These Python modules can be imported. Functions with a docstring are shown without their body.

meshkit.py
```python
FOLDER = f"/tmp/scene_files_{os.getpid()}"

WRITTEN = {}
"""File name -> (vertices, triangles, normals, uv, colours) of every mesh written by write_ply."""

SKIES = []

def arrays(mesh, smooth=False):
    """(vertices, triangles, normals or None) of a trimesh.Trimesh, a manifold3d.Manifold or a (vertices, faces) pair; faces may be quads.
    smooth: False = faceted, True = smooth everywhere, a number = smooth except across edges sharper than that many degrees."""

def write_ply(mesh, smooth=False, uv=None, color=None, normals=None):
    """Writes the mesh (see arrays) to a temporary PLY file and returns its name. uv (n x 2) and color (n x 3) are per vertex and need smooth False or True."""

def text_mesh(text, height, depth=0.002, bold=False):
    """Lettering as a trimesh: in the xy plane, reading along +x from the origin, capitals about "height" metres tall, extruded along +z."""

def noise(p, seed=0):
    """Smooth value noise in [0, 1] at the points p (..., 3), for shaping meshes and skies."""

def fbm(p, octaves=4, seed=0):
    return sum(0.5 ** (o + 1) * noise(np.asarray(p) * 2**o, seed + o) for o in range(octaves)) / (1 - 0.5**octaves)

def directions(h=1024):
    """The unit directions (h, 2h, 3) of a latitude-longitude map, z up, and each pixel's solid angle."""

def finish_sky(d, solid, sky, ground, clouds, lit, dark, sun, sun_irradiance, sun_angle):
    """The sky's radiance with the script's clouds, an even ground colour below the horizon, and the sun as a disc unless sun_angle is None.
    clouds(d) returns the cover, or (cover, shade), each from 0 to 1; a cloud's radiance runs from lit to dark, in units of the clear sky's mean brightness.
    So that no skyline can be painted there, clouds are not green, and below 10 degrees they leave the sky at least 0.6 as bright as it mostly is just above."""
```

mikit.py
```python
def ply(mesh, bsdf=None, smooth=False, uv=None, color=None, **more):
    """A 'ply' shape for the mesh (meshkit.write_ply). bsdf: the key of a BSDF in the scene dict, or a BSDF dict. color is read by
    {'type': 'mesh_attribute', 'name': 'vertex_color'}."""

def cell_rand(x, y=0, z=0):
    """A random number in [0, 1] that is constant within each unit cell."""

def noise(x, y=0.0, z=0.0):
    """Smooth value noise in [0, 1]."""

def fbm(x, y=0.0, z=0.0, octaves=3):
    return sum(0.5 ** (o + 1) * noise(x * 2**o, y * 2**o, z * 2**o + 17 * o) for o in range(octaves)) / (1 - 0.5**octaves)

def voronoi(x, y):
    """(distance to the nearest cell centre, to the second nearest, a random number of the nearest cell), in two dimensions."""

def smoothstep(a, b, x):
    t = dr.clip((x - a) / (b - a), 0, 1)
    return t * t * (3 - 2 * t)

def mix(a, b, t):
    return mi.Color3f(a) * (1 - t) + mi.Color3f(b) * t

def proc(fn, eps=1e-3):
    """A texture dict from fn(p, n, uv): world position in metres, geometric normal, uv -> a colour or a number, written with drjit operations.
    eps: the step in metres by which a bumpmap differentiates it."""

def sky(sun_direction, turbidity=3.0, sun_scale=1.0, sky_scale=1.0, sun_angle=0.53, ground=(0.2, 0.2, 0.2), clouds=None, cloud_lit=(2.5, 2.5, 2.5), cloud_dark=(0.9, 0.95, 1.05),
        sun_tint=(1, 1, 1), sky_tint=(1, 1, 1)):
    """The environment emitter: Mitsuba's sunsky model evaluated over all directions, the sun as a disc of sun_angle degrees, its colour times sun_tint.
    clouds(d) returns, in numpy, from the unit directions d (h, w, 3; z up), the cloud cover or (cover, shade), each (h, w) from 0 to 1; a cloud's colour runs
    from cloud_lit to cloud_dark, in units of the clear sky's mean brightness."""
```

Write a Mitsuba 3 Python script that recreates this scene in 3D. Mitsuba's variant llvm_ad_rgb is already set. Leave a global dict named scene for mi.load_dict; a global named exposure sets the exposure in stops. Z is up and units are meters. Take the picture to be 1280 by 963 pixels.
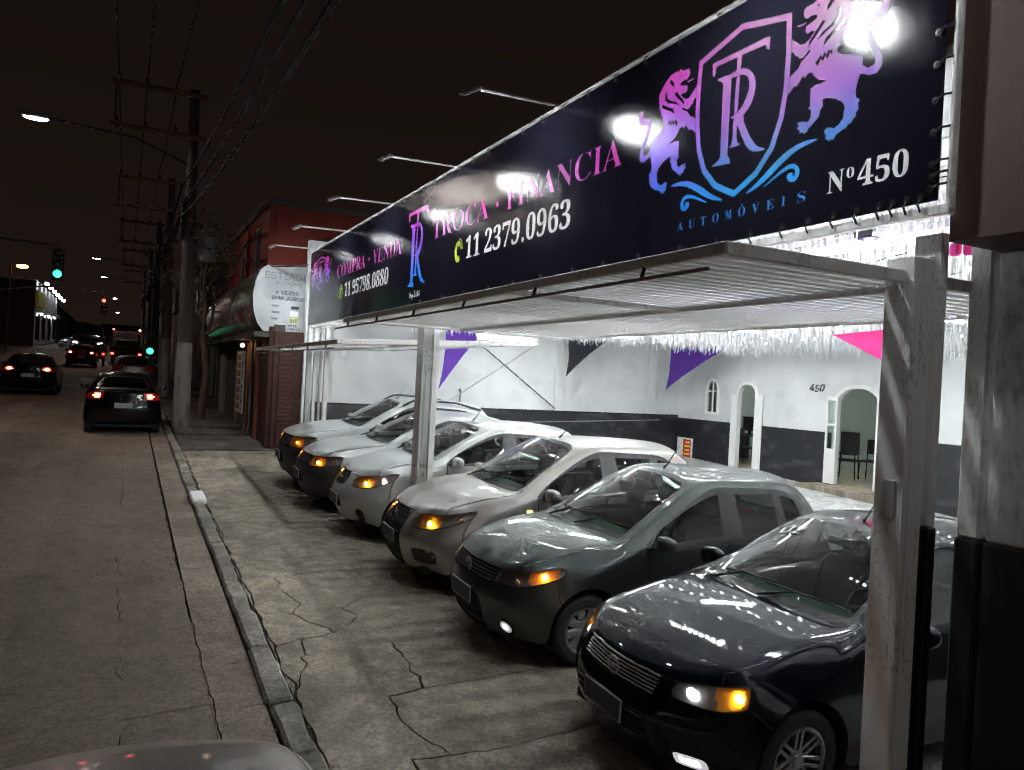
# Night street in front of a used-car lot, built object by object for Mitsuba 3. Units metres, z up, +Y along the street, +X into the lot.
import math, random, json
import numpy as np, trimesh, mitsuba as mi, drjit as dr, mikit, meshkit, shapely
from shapely.geometry import Polygon, LineString, Point, box as sbox
from shapely.ops import unary_union
from shapely import affinity

SKY_SCALE = 0.16
FLOOD = 780
LOTLAMP = 240
TUBE = 245
STREET = 350
LEDS = 120
T = mi.ScalarTransform4f
scene, labels = {}, {}
exposure = 0.5
SLOPE = 0.037                      # the street climbs along +Y

# ---------------------------------------------------------------- camera
YAW, PITCH, ROLL, F_PX, EYE = math.radians(26.557), math.radians(-0.185), math.radians(3.0), 970.0, np.array([0, 0, 2.55])
_fw = np.array([math.sin(YAW) * math.cos(PITCH), math.cos(YAW) * math.cos(PITCH), math.sin(PITCH)])
_rt = np.array([math.cos(YAW), -math.sin(YAW), 0.0])
_up = np.cross(_rt, _fw)
_up = math.cos(ROLL) * _up - math.sin(ROLL) * _rt
scene['camera'] = {'type': 'perspective', 'fov': math.degrees(2 * math.atan(640 / F_PX)), 'fov_axis': 'x', 'near_clip': 0.05, 'far_clip': 2000.0,
                   'to_world': T().look_at(origin=EYE.tolist(), target=(EYE + _fw).tolist(), up=_up.tolist())}

# ---------------------------------------------------------------- sky: an overcast city night, no sun left
scene['sky_light'] = {**mikit.sky((-0.4, 0.9, 0.06), turbidity=4, sun_scale=0.0, sky_scale=SKY_SCALE, clouds=lambda d: (np.ones(d.shape[:2]), np.clip(d[..., 2] * 1.7, 0, 1) ** 0.7),
                      cloud_lit=(1.95, 1.25, 0.98), cloud_dark=(0.95, 0.60, 0.53), ground=(0.1, 0.09, 0.08)), 'sampling_weight': 4.0}

# ---------------------------------------------------------------- helpers
def rng(seed):
    return np.random.default_rng(seed)

def key(name):
    if name not in scene and not any(k.startswith(name + '__') for k in scene) and name not in _taken:
        _taken.add(name)
        return name
    i = 1
    while f'{name}_{i:03d}' in _taken or f'{name}_{i:03d}' in scene:
        i += 1
    _taken.add(f'{name}_{i:03d}')
    return f'{name}_{i:03d}'
_taken = set()

def thing(name, label=None, cat=None, group=None, kind=None):
    k = key(name)
    d = {}
    if label: d['label'] = label
    if cat: d['category'] = cat
    if group: d['group'] = group
    if kind: d['kind'] = kind
    if d: labels[k] = d
    return k

def put(k, mesh, mat, smooth=False, label=None, kind=None, **more):
    """one entry of the scene under exactly this key"""
    scene[k] = mikit.ply(mesh, mat, smooth=smooth, **more)
    if label or kind:
        labels.setdefault(k, {})
        if label: labels[k]['label'] = label
        if kind: labels[k]['kind'] = kind
    return k

def part(parent, name, mesh, mat, smooth=False, label=None, kind=None, **more):
    return put(key(parent + '__' + name), mesh, mat, smooth, label, kind, **more)

def single(name, mesh, mat, label, cat=None, group=None, kind=None, smooth=False, **more):
    k = thing(name, label, cat, group, kind)
    return put(k, mesh, mat, smooth, **more)

def glow(rgb, w=1.0):
    return {'emitter': {'type': 'area', 'radiance': {'type': 'rgb', 'value': [float(c) for c in rgb]}, 'sampling_weight': w}}

cat = trimesh.util.concatenate

def bx(x0, x1, y0, y1, z0, z1, bev=0.0):
    """box, with chamfered edges if bev"""
    if bev <= 0:
        m = trimesh.creation.box((abs(x1 - x0), abs(y1 - y0), abs(z1 - z0)))
    else:
        h = np.array([abs(x1 - x0), abs(y1 - y0), abs(z1 - z0)]) / 2
        b = min(bev, 0.45 * h.min() * 2)
        pts = []
        for s in np.array(np.meshgrid([-1, 1], [-1, 1], [-1, 1])).T.reshape(-1, 3):
            for a in range(3):
                q = s * (h - b)
                q[a] = s[a] * h[a]
                pts.append(q)
        m = trimesh.convex.convex_hull(np.array(pts))
    m.apply_translation(((x0 + x1) / 2, (y0 + y1) / 2, (z0 + z1) / 2))
    return m

def tube(pts, r, n=8, caps=True):
    """round tube along a polyline; r a number or one per point"""
    p = np.asarray(pts, float)
    keep = np.r_[True, np.linalg.norm(np.diff(p, axis=0), axis=1) > 1e-6]
    p = p[keep]
    rr = np.broadcast_to(np.asarray(r, float), (len(keep),))[keep]
    t = np.gradient(p, axis=0)
    t /= np.linalg.norm(t, axis=1, keepdims=True) + 1e-12
    ref = np.array([0, 0, 1.0]) if abs(t[0][2]) < 0.9 else np.array([1.0, 0, 0])
    rings = []
    a = np.cross(t[0], ref)
    for i in range(len(p)):
        a = a - t[i] * (a @ t[i])
        a /= np.linalg.norm(a) + 1e-12
        b = np.cross(t[i], a)
        th = np.arange(n) * 2 * np.pi / n
        rings.append(p[i] + rr[i] * (np.cos(th)[:, None] * a + np.sin(th)[:, None] * b))
    v = np.vstack(rings)
    i, j = np.meshgrid(np.arange(len(p) - 1), np.arange(n), indexing='ij')
    q = np.stack([i * n + j, i * n + (j + 1) % n, (i + 1) * n + (j + 1) % n, (i + 1) * n + j], -1).reshape(-1, 4)
    f = np.vstack([q[:, [0, 1, 2]], q[:, [0, 2, 3]]])
    if caps:
        k = len(v)
        v = np.vstack([v, p[0], p[-1]])
        j = np.arange(n)
        e = (len(p) - 1) * n
        f = np.vstack([f, np.stack([(j + 1) % n, j, np.full(n, k)], 1), np.stack([e + j, e + (j + 1) % n, np.full(n, k + 1)], 1)])
    return trimesh.Trimesh(v, f, process=False)

def lathe(prof, n=32, axis='z'):
    """revolve (r, z) points"""
    prof = np.asarray(prof, float)
    th = np.arange(n) * 2 * np.pi / n
    v = np.stack([prof[:, None, 0] * np.cos(th), prof[:, None, 0] * np.sin(th), np.repeat(prof[:, 1:2], n, 1)], -1).reshape(-1, 3)
    i, j = np.meshgrid(np.arange(len(prof) - 1), np.arange(n), indexing='ij')
    q = np.stack([i * n + j, i * n + (j + 1) % n, (i + 1) * n + (j + 1) % n, (i + 1) * n + j], -1).reshape(-1, 4)
    m = trimesh.Trimesh(v, np.vstack([q[:, [0, 1, 2]], q[:, [0, 2, 3]]]), process=False)
    if axis == 'y':
        m.apply_transform(np.array([[1, 0, 0, 0], [0, 0, 1, 0], [0, -1, 0, 0], [0, 0, 0, 1.0]]))
    if axis == 'x':
        m.apply_transform(np.array([[0, 0, 1, 0], [0, 1, 0, 0], [-1, 0, 0, 0], [0, 0, 0, 1.0]]))
    return m

def extr(poly, h):
    """extrude a shapely polygon (or several) along +z from 0"""
    gs = [g for g in getattr(poly, 'geoms', [poly]) if g.geom_type == 'Polygon' and g.area > 1e-9]
    return cat([trimesh.creation.extrude_polygon(g, h, engine='earcut') for g in gs])

def on_x(m, x0, y0=0.0, z0=0.0):
    """from the xy plane on to a plane facing -X, read from the street: local x -> -Y, y -> Z, z -> -X"""
    m = m.copy()
    m.apply_transform(np.array([[0, 0, -1, x0], [-1, 0, 0, y0], [0, 1, 0, z0], [0, 0, 0, 1.0]]))
    return m

def on_y(m, y0, x0=0.0, z0=0.0):
    """on to a plane facing -Y: local x -> X, y -> Z, z -> -Y"""
    m = m.copy()
    m.apply_transform(np.array([[1, 0, 0, x0], [0, 0, -1, y0], [0, 1, 0, z0], [0, 0, 0, 1.0]]))
    return m

def shear(m):
    """lift a mesh laid on the level on to the climbing ground"""
    m.vertices[:, 2] += SLOPE * m.vertices[:, 1]
    return m

def gz(y):
    return SLOPE * y

# ---------------------------------------------------------------- materials
def mat(name, d, two=True):
    scene[name] = {'type': 'twosided', 'bsdf': d} if two else d
    return name

def rgb(*c):
    return {'type': 'rgb', 'value': list(map(float, c))}

def plain(name, c, rough=0.6, metal=0.0, spec=0.5, **k):
    return mat(name, {'type': 'principled', 'base_color': c if isinstance(c, dict) else rgb(*c), 'roughness': rough, 'metallic': metal, 'specular': spec, **k})

def bumped(d, fn, scale, eps=0.004):
    return {'type': 'bumpmap', 'arbitrary': mikit.proc(fn, eps), 'scale': scale, 'bsdf': d}
N, FB, SS, MIX = mikit.noise, mikit.fbm, mikit.smoothstep, mikit.mix

plain('m_black', (0.007, 0.007, 0.008), 0.4)
plain('m_matt_black', (0.01, 0.01, 0.01), 0.85)
plain('m_black_wall', (0.006, 0.0055, 0.006), 0.9)
plain('m_rubber', (0.016, 0.016, 0.017), 0.75)
plain('m_black_plastic', (0.02, 0.021, 0.022), 0.5)
plain('m_chrome', (0.75, 0.76, 0.78), 0.12, 1.0)
plain('m_alloy', (0.5, 0.51, 0.52), 0.3, 0.85)
plain('m_white_paint', (0.78, 0.78, 0.77), 0.45)
plain('m_wall_white', mikit.proc(lambda p, n, uv: MIX((0.62, 0.625, 0.63), (0.70, 0.705, 0.71), SS(0.3, 0.7, FB(p.x * 0.9 + p.y * 0.9, p.z * 0.6, 3.0)))
      * (1 - 0.05 * SS(0.5, 0.8, N(p.x * 3 + p.y * 3, p.z * 0.7, 9.0))) * (1 - 0.07 * SS(0.6, 0.74, FB(p.x * 1.7 + p.y * 2.1, p.z * 2.3, 4.0)))), 0.7)
mat('m_wainscot', bumped({'type': 'principled', 'base_color': mikit.proc(lambda p, n, uv: MIX((0.012, 0.013, 0.016), (0.035, 0.037, 0.042), SS(0.45, 0.75, FB(p.x * 2 + p.y * 2, p.z * 5, 1.0)))), 'roughness': 0.42},
                         lambda p, n, uv: FB(p.x * 16 + p.y * 16, p.z * 30, 0.0), 0.012))
def _grime(p):
    drip = SS(0.62, 0.74, N(p.x * 70 + p.y * 95, p.z * 1.4, 2.0)) * SS(0.45, 0.6, N(p.x * 9 + p.y * 12, p.z * 0.8, 7.0))
    chip = SS(0.70, 0.74, N(p.x * 60 + p.y * 75, p.z * 45, 5.0)) * SS(0.5, 0.65, N(p.x * 5 + p.y * 7, p.z * 2.2, 4.0))
    return drip * 0.7 + chip * 0.9 + 0.10 * FB(p.x * 14 + p.y * 18, p.z * 10, 3.0)
plain('m_steel_white', mikit.proc(lambda p, n, uv: MIX((0.78, 0.78, 0.77), (0.58, 0.57, 0.55), _grime(p))), 0.42)
plain('m_steel_grey', mikit.proc(lambda p, n, uv: MIX((0.42, 0.43, 0.42), (0.22, 0.22, 0.21), _grime(p))), 0.4, 0.3)
plain('m_plaster_dirty', mikit.proc(lambda p, n, uv: MIX((0.60, 0.60, 0.59), (0.33, 0.32, 0.30), SS(0.4, 0.85, FB(p.x * 9 + p.y * 14, p.z * 5, 2.0)) * 0.35 + SS(0.66, 0.74, N(p.x * 60 + p.y * 80, p.z * 22, 6.0)) * 0.35 + SS(0.66, 0.8, N(p.x * 20 + p.y * 28, p.z * 14, 5.0)) * 0.3)), 0.7)
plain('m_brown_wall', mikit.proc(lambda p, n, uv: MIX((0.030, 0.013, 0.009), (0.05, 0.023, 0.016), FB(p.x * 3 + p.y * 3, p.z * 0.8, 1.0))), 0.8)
plain('m_red_wall', mikit.proc(lambda p, n, uv: MIX((0.11, 0.009, 0.004), (0.15, 0.014, 0.006), FB(p.x + p.y, p.z * 0.7, 1.0))), 0.75)
plain('m_grey_wall', (0.2, 0.19, 0.18), 0.8)
plain('m_dark_wall', (0.06, 0.05, 0.045), 0.85)
plain('m_brick', mikit.proc(lambda p, n, uv: MIX((0.12, 0.04, 0.03), (0.2, 0.08, 0.05), N(p.x * 9 + p.y * 9, p.z * 16, 3.0))), 0.85)
plain('m_shutter', (0.05, 0.012, 0.010), 0.6, 0.2)
plain('m_brick_shaded', mikit.proc(lambda p, n, uv: MIX((0.035, 0.014, 0.010), (0.06, 0.024, 0.016), N(p.x * 9 + p.y * 9, p.z * 16, 3.0))), 0.85)  # darker copy of the brick: shade beyond the lot put into its colour
plain('m_concrete_pole', mikit.proc(lambda p, n, uv: MIX((0.09, 0.07, 0.06), (0.06, 0.045, 0.04), FB(p.x * 5, p.y * 5, p.z * 0.9))), 0.85)
plain('m_pole_paint', mikit.proc(lambda p, n, uv: MIX((0.27, 0.24, 0.225), (0.15, 0.13, 0.115), SS(0.4, 0.7, FB(p.x * 7, p.y * 7, p.z * 1.5)))), 0.75)
def _conc(p, lo, hi, s=1.0, mt=1.0):
    a = FB(p.x * 0.7 * s, p.y * 0.5 * s, 0.3, octaves=4)
    g = N(p.x * 55, p.y * 55, 2.0) * 0.6 + N(p.x * 120, p.y * 120, 4.0) * 0.4
    mot = FB(p.x * 9.0, p.y * 9.0, 8.0, octaves=3)
    c = MIX(lo, hi, SS(0.3, 0.7, a)) * (1 + mt * (0.40 * SS(0.25, 0.75, mot) - 0.20))
    c = c * (1 + 0.22 * mt * SS(0.62, 0.66, FB(p.x * 0.55 + 4, p.y * 0.42 + 9, 21.0, octaves=4)))
    stain = SS(0.56, 0.74, FB(p.x * 1.3 + 7, p.y * 0.9 + 3, 6.0, octaves=5))
    oil = SS(0.60, 0.78, FB(p.x * 2.6 + 2.2, p.y * 2.3, 11.0, octaves=4))
    return c * (0.66 + 0.62 * SS(0.15, 0.9, g)) * (1 - 0.30 * mt * stain) * (1 - 0.26 * mt * oil)
def _conc_bump(p, n, uv):
    return N(p.x * 45, p.y * 45, p.z * 45) * 0.6 + N(p.x * 110, p.y * 110, p.z * 110) * 0.4 + FB(p.x * 3, p.y * 3, 0.0) * 1.2
mat('m_pavement', bumped({'type': 'principled', 'base_color': mikit.proc(lambda p, n, uv: _conc(p, (0.185, 0.158, 0.122), (0.265, 0.23, 0.182))), 'roughness': 0.72, 'specular': 0.35}, _conc_bump, 0.008))
mat('m_gutter', bumped({'type': 'principled', 'base_color': mikit.proc(lambda p, n, uv: _conc(p, (0.16, 0.128, 0.10), (0.235, 0.192, 0.155), 1.6, 0.6)), 'roughness': 0.75, 'specular': 0.3}, _conc_bump, 0.004))
mat('m_road', bumped({'type': 'principled', 'base_color': mikit.proc(lambda p, n, uv: _conc(p, (0.13, 0.103, 0.080), (0.17, 0.136, 0.108), 0.8, 0.5) * (1 + 0.25 * SS(0.35, 0.65, N(p.x * 2.2, p.y * 0.12, 1.0)))), 'roughness': 0.7, 'specular': 0.35}, _conc_bump, 0.004))
mat('m_lot_floor', bumped({'type': 'principled', 'base_color': mikit.proc(lambda p, n, uv: _conc(p, (0.36, 0.36, 0.35), (0.46, 0.46, 0.45))), 'roughness': 0.55}, _conc_bump, 0.002))
plain('m_kerb', mikit.proc(lambda p, n, uv: _conc(p, (0.13, 0.12, 0.10), (0.24, 0.22, 0.19), 3.0)), 0.8)
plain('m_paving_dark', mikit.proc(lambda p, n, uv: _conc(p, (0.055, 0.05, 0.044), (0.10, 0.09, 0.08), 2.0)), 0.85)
plain('m_soil', (0.02, 0.019, 0.017), 0.95)
plain('m_far_ground', (0.06, 0.055, 0.05), 0.9)
plain('m_road_paint', mikit.proc(lambda p, n, uv: MIX((0.5, 0.5, 0.48), (0.14, 0.125, 0.11), SS(0.45, 0.62, FB(p.x * 6, p.y * 6, 2.0)))), 0.7)
plain('m_roof_inside', (0.55, 0.55, 0.55), 0.7)
plain('m_tinsel', (0.86, 0.87, 0.88), 0.35, 0.25)
scene['m_tinsel_thin'] = {'type': 'principledthin', 'base_color': rgb(0.85, 0.86, 0.88), 'roughness': 0.3, 'diff_trans': 0.7, 'spec_trans': 0.0}
plain('m_wire', (0.006, 0.006, 0.006), 0.8)
plain('m_interior', (0.045, 0.047, 0.046), 0.7)
plain('m_seat', (0.075, 0.078, 0.078), 0.9)
plain('m_dash', (0.06, 0.068, 0.064), 0.55)
plain('m_reflector', (0.8, 0.8, 0.8), 0.28, 0.9)
plain('m_amber_bowl', (0.98, 0.52, 0.14), 0.5, 0.55)
plain('m_amber_lens', (0.85, 0.28, 0.03), 0.3)
plain('m_red_lens', (0.5, 0.012, 0.012), 0.15, clearcoat=1.0, clearcoat_gloss=0.95)
plain('m_plate_dark', (0.03, 0.03, 0.032), 0.6)
plain('m_plate_grey', (0.35, 0.35, 0.36), 0.4)
plain('m_white_sign', mikit.proc(lambda p, n, uv: MIX((0.46, 0.48, 0.49), (0.34, 0.36, 0.37), SS(0.4, 0.7, FB(p.x * 3, p.y * 3, p.z * 2)))), 0.4)
plain('m_awning_metal', (0.26, 0.23, 0.21), 0.3, 0.8)
plain('m_print_dark', (0.03, 0.04, 0.06), 0.6)
plain('m_print_grey', (0.22, 0.24, 0.26), 0.6)
plain('m_print_yellow', (0.7, 0.65, 0.08), 0.6)
plain('m_print_red', (0.6, 0.03, 0.03), 0.6)
plain('m_print_photo', mikit.proc(lambda p, n, uv: MIX((0.10, 0.07, 0.05), (0.3, 0.22, 0.15), FB(p.x * 14, p.y * 14, p.z * 14))), 0.5)
plain('m_wood', (0.2, 0.12, 0.07), 0.6)
plain('m_bark', (0.1, 0.07, 0.05), 0.9)
plain('m_purple', (0.085, 0.02, 0.28), 0.75, sheen=0.4)
plain('m_drape_black', (0.012, 0.014, 0.02), 0.75, sheen=0.4)
plain('m_pink', (0.85, 0.02, 0.22), 0.7, sheen=0.4)
plain('m_floor_tile', (0.42, 0.36, 0.26), 0.12)
plain('m_room', (0.5, 0.56, 0.54), 0.8)
scene['m_glass'] = {'type': 'thindielectric', 'int_ior': 1.5, 'specular_transmittance': rgb(0.40, 0.50, 0.45)}
scene['m_glass_dark'] = {'type': 'thindielectric', 'int_ior': 1.5, 'specular_transmittance': rgb(0.16, 0.17, 0.17)}
scene['m_lens'] = {'type': 'thindielectric', 'int_ior': 1.45, 'specular_transmittance': rgb(0.92, 0.92, 0.92)}
scene['m_pane'] = {'type': 'thindielectric', 'int_ior': 1.5, 'specular_transmittance': rgb(0.85, 0.9, 0.88)}
def paint(name, c, metal, w, rough=0.3, ior=1.6):
    """car paint: a coat of lacquer over pigment, with metal flake showing through"""
    scene[name] = {'type': 'twosided', 'bsdf': {'type': 'blendbsdf', 'weight': w,
                   'a': {'type': 'roughplastic', 'diffuse_reflectance': rgb(*c), 'alpha': 0.007, 'int_ior': ior, 'nonlinear': True},
                   'b': {'type': 'principled', 'base_color': rgb(*metal), 'metallic': 1.0, 'roughness': rough}}}
paint('m_paint_silver', (0.45, 0.435, 0.405), (0.64, 0.62, 0.59), 0.36, 0.36)
paint('m_paint_pearl', (0.64, 0.66, 0.66), (0.74, 0.76, 0.77), 0.28)
paint('m_paint_white', (0.70, 0.72, 0.72), (0.8, 0.8, 0.8), 0.05)
paint('m_paint_green', (0.040, 0.049, 0.046), (0.16, 0.185, 0.178), 0.30, 0.38, 1.5)
paint('m_paint_black', (0.003, 0.0045, 0.009), (0.02, 0.028, 0.05), 0.06, 0.4, 1.42)
paint('m_paint_night', (0.005, 0.005, 0.006), (0.05, 0.05, 0.05), 0.12)
paint('m_paint_red', (0.25, 0.01, 0.01), (0.3, 0.05, 0.05), 0.2)

# ---------------------------------------------------------------- ground, road, kerb and the cracked concrete forecourt
def slab(poly, z, t=0.06):
    m = extr(poly, t)
    m.apply_translation((0, 0, z - t))
    return shear(m)

def rough_line(pts, seed, amp=0.02, step=0.10):
    """a polyline broken into small irregular steps, as a crack runs"""
    ls = LineString(pts)
    n = max(3, int(ls.length / step))
    q = np.array([ls.interpolate(i / n, normalized=True).coords[0] for i in range(n + 1)])
    d = rng(seed).normal(0, amp, (n + 1, 2))
    d = 0.6 * d + 0.4 * np.roll(d, 1, 0)
    d[0] = d[-1] = 0
    return [tuple(x) for x in q + d]

g = bx(-90, 120, -60, 330, -0.16, -0.10)
single('ground', shear(trimesh.Trimesh(*trimesh.remesh.subdivide_to_size(g.vertices, g.faces, 40), process=False)), 'm_far_ground', 'dark ground under the road and the buildings', kind='structure')

# road: wide asphalt, a lane strip and a gutter strip poured in sections
road = thing('road', 'worn grey street climbing away to the traffic lights', kind='structure')
def joint(pts, w, seed, amp=0.012, step=0.12, skip=0.0):
    """a crack or joint of uneven width, closed up here and there"""
    q = rough_line(pts, seed, amp, step)
    r = rng(seed + 500)
    ww = w * (0.35 + 1.0 * meshkit.noise(np.stack([np.arange(len(q)) * 0.35, np.full(len(q), seed * 3.7), np.zeros(len(q))], 1)))
    gone = meshkit.noise(np.stack([np.arange(len(q)) * 0.16, np.full(len(q), seed * 1.9 + 50), np.zeros(len(q))], 1)) < skip
    out = [LineString([q[i], q[i + 1]]).buffer(max(ww[i], 0.0012), cap_style=3) for i in range(len(q) - 1) if not gone[i]]
    return unary_union(out)
crack1 = joint([(0.09, -8), (0.08, 6), (0.03, 9), (0.06, 14), (0.05, 30)], 0.0042, 1, 0.018, 0.07, 0.42)
crack2 = joint([(0.62, -8), (0.65, 6), (0.62, 9), (0.60, 14), (0.62, 30)], 0.005, 2, 0.010, 0.07)
asphalt = sbox(-9.0, -8, 0.95, 30)
cuts = unary_union([crack1, crack2, joint([(0.08, 5.62), (0.64, 5.70)], 0.006, 5), joint([(-3.2, -8), (-3.1, 12), (-3.2, 30)], 0.004, 7, 0.02, 0.2)])
pieces = asphalt.difference(cuts)
for gm in sorted(pieces.geoms, key=lambda a: -a.area):
    if gm.area < 0.02: continue
    cx = gm.centroid.x
    part(road, 'gutter_slab' if cx > 0.64 else 'lane_panel', slab(gm, 0.0), 'm_gutter' if cx > 0.64 else 'm_road', kind=None)
# the gutter is cut again into short sections
for k in [k for k in list(scene) if k.startswith('road__gutter_slab')]:
    del scene[k]; _taken.discard(k)
gut = sbox(0.64, -8, 0.985, 30).difference(crack2)
ys = [-8, -4.5, -1.2, 2.2, 5.58, 9.07, 12.4, 15.9, 19.6, 23.4, 27, 30]
for i in range(len(ys) - 1):
    a, b = rough_line([(0.5, ys[i] + 0.006), (1.05, ys[i] + 0.004)], 20 + i, 0.008, 0.06), rough_line([(0.5, ys[i + 1] - 0.006), (1.05, ys[i + 1] - 0.002)], 40 + i, 0.008, 0.06)
    part(road, 'gutter_slab', slab(gut.intersection(Polygon(a + b[::-1]).buffer(0)), 0.004), 'm_gutter')
part(road, 'far_asphalt', slab(sbox(-9.0, 30, 1.02, 320), 0.0), 'm_road')
part(road, 'side_street', slab(sbox(-60, 50, -9.0, 62), -0.004), 'm_road')
part(road, 'subgrade', slab(sbox(-9, -8, 1.2, 30), -0.028, 0.03), 'm_soil')
for i in range(7):
    x = -7.6 + i * 1.15
    part(road, 'crossing_bar', slab(sbox(x, 41.5, x + 0.5, 44.5), 0.005, 0.004), 'm_road_paint')
for y0 in (38.2,):
    part(road, 'stop_line', slab(sbox(-4.0, y0, 0.6, y0 + 0.4), 0.005, 0.004), 'm_road_paint')

# kerb stones, each a little out of line
kerb = thing('kerb', 'line of broken concrete kerb stones along the gutter', kind='structure')
R = rng(11)
y = -3.0
while y < 42:
    ln = R.uniform(0.75, 1.15)
    x0, x1 = 1.005 + R.normal(0, 0.008), 1.175 + R.normal(0, 0.01)
    h = 0.045 + R.normal(0, 0.008)
    white = 12.25 < y + ln / 2 < 13.0 and not any(k.startswith('white_kerb') for k in scene)
    st = bx(x0, x1, y + 0.012, y + ln - 0.012, -0.1, h, 0.022)
    st = trimesh.Trimesh(*trimesh.remesh.subdivide_to_size(st.vertices, st.faces, 0.13), process=False)
    st.merge_vertices()
    st.vertices += (meshkit.noise(st.vertices * 6 + 3)[:, None] - 0.5) * np.array([0.018, 0.012, 0.02])
    st.apply_transform(trimesh.transformations.rotation_matrix(R.normal(0, 0.008), (0, 0, 1), (x0, y, 0)))
    part(kerb, 'kerb_stone', shear(st), 'm_kerb')
    y += ln
wk = bx(0.99, 1.20, 12.45, 13.15, 0.0, 0.10, 0.02)
single('painted_block', shear(wk), 'm_white_paint', 'white painted block standing on the kerb line', 'kerb block')

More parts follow.
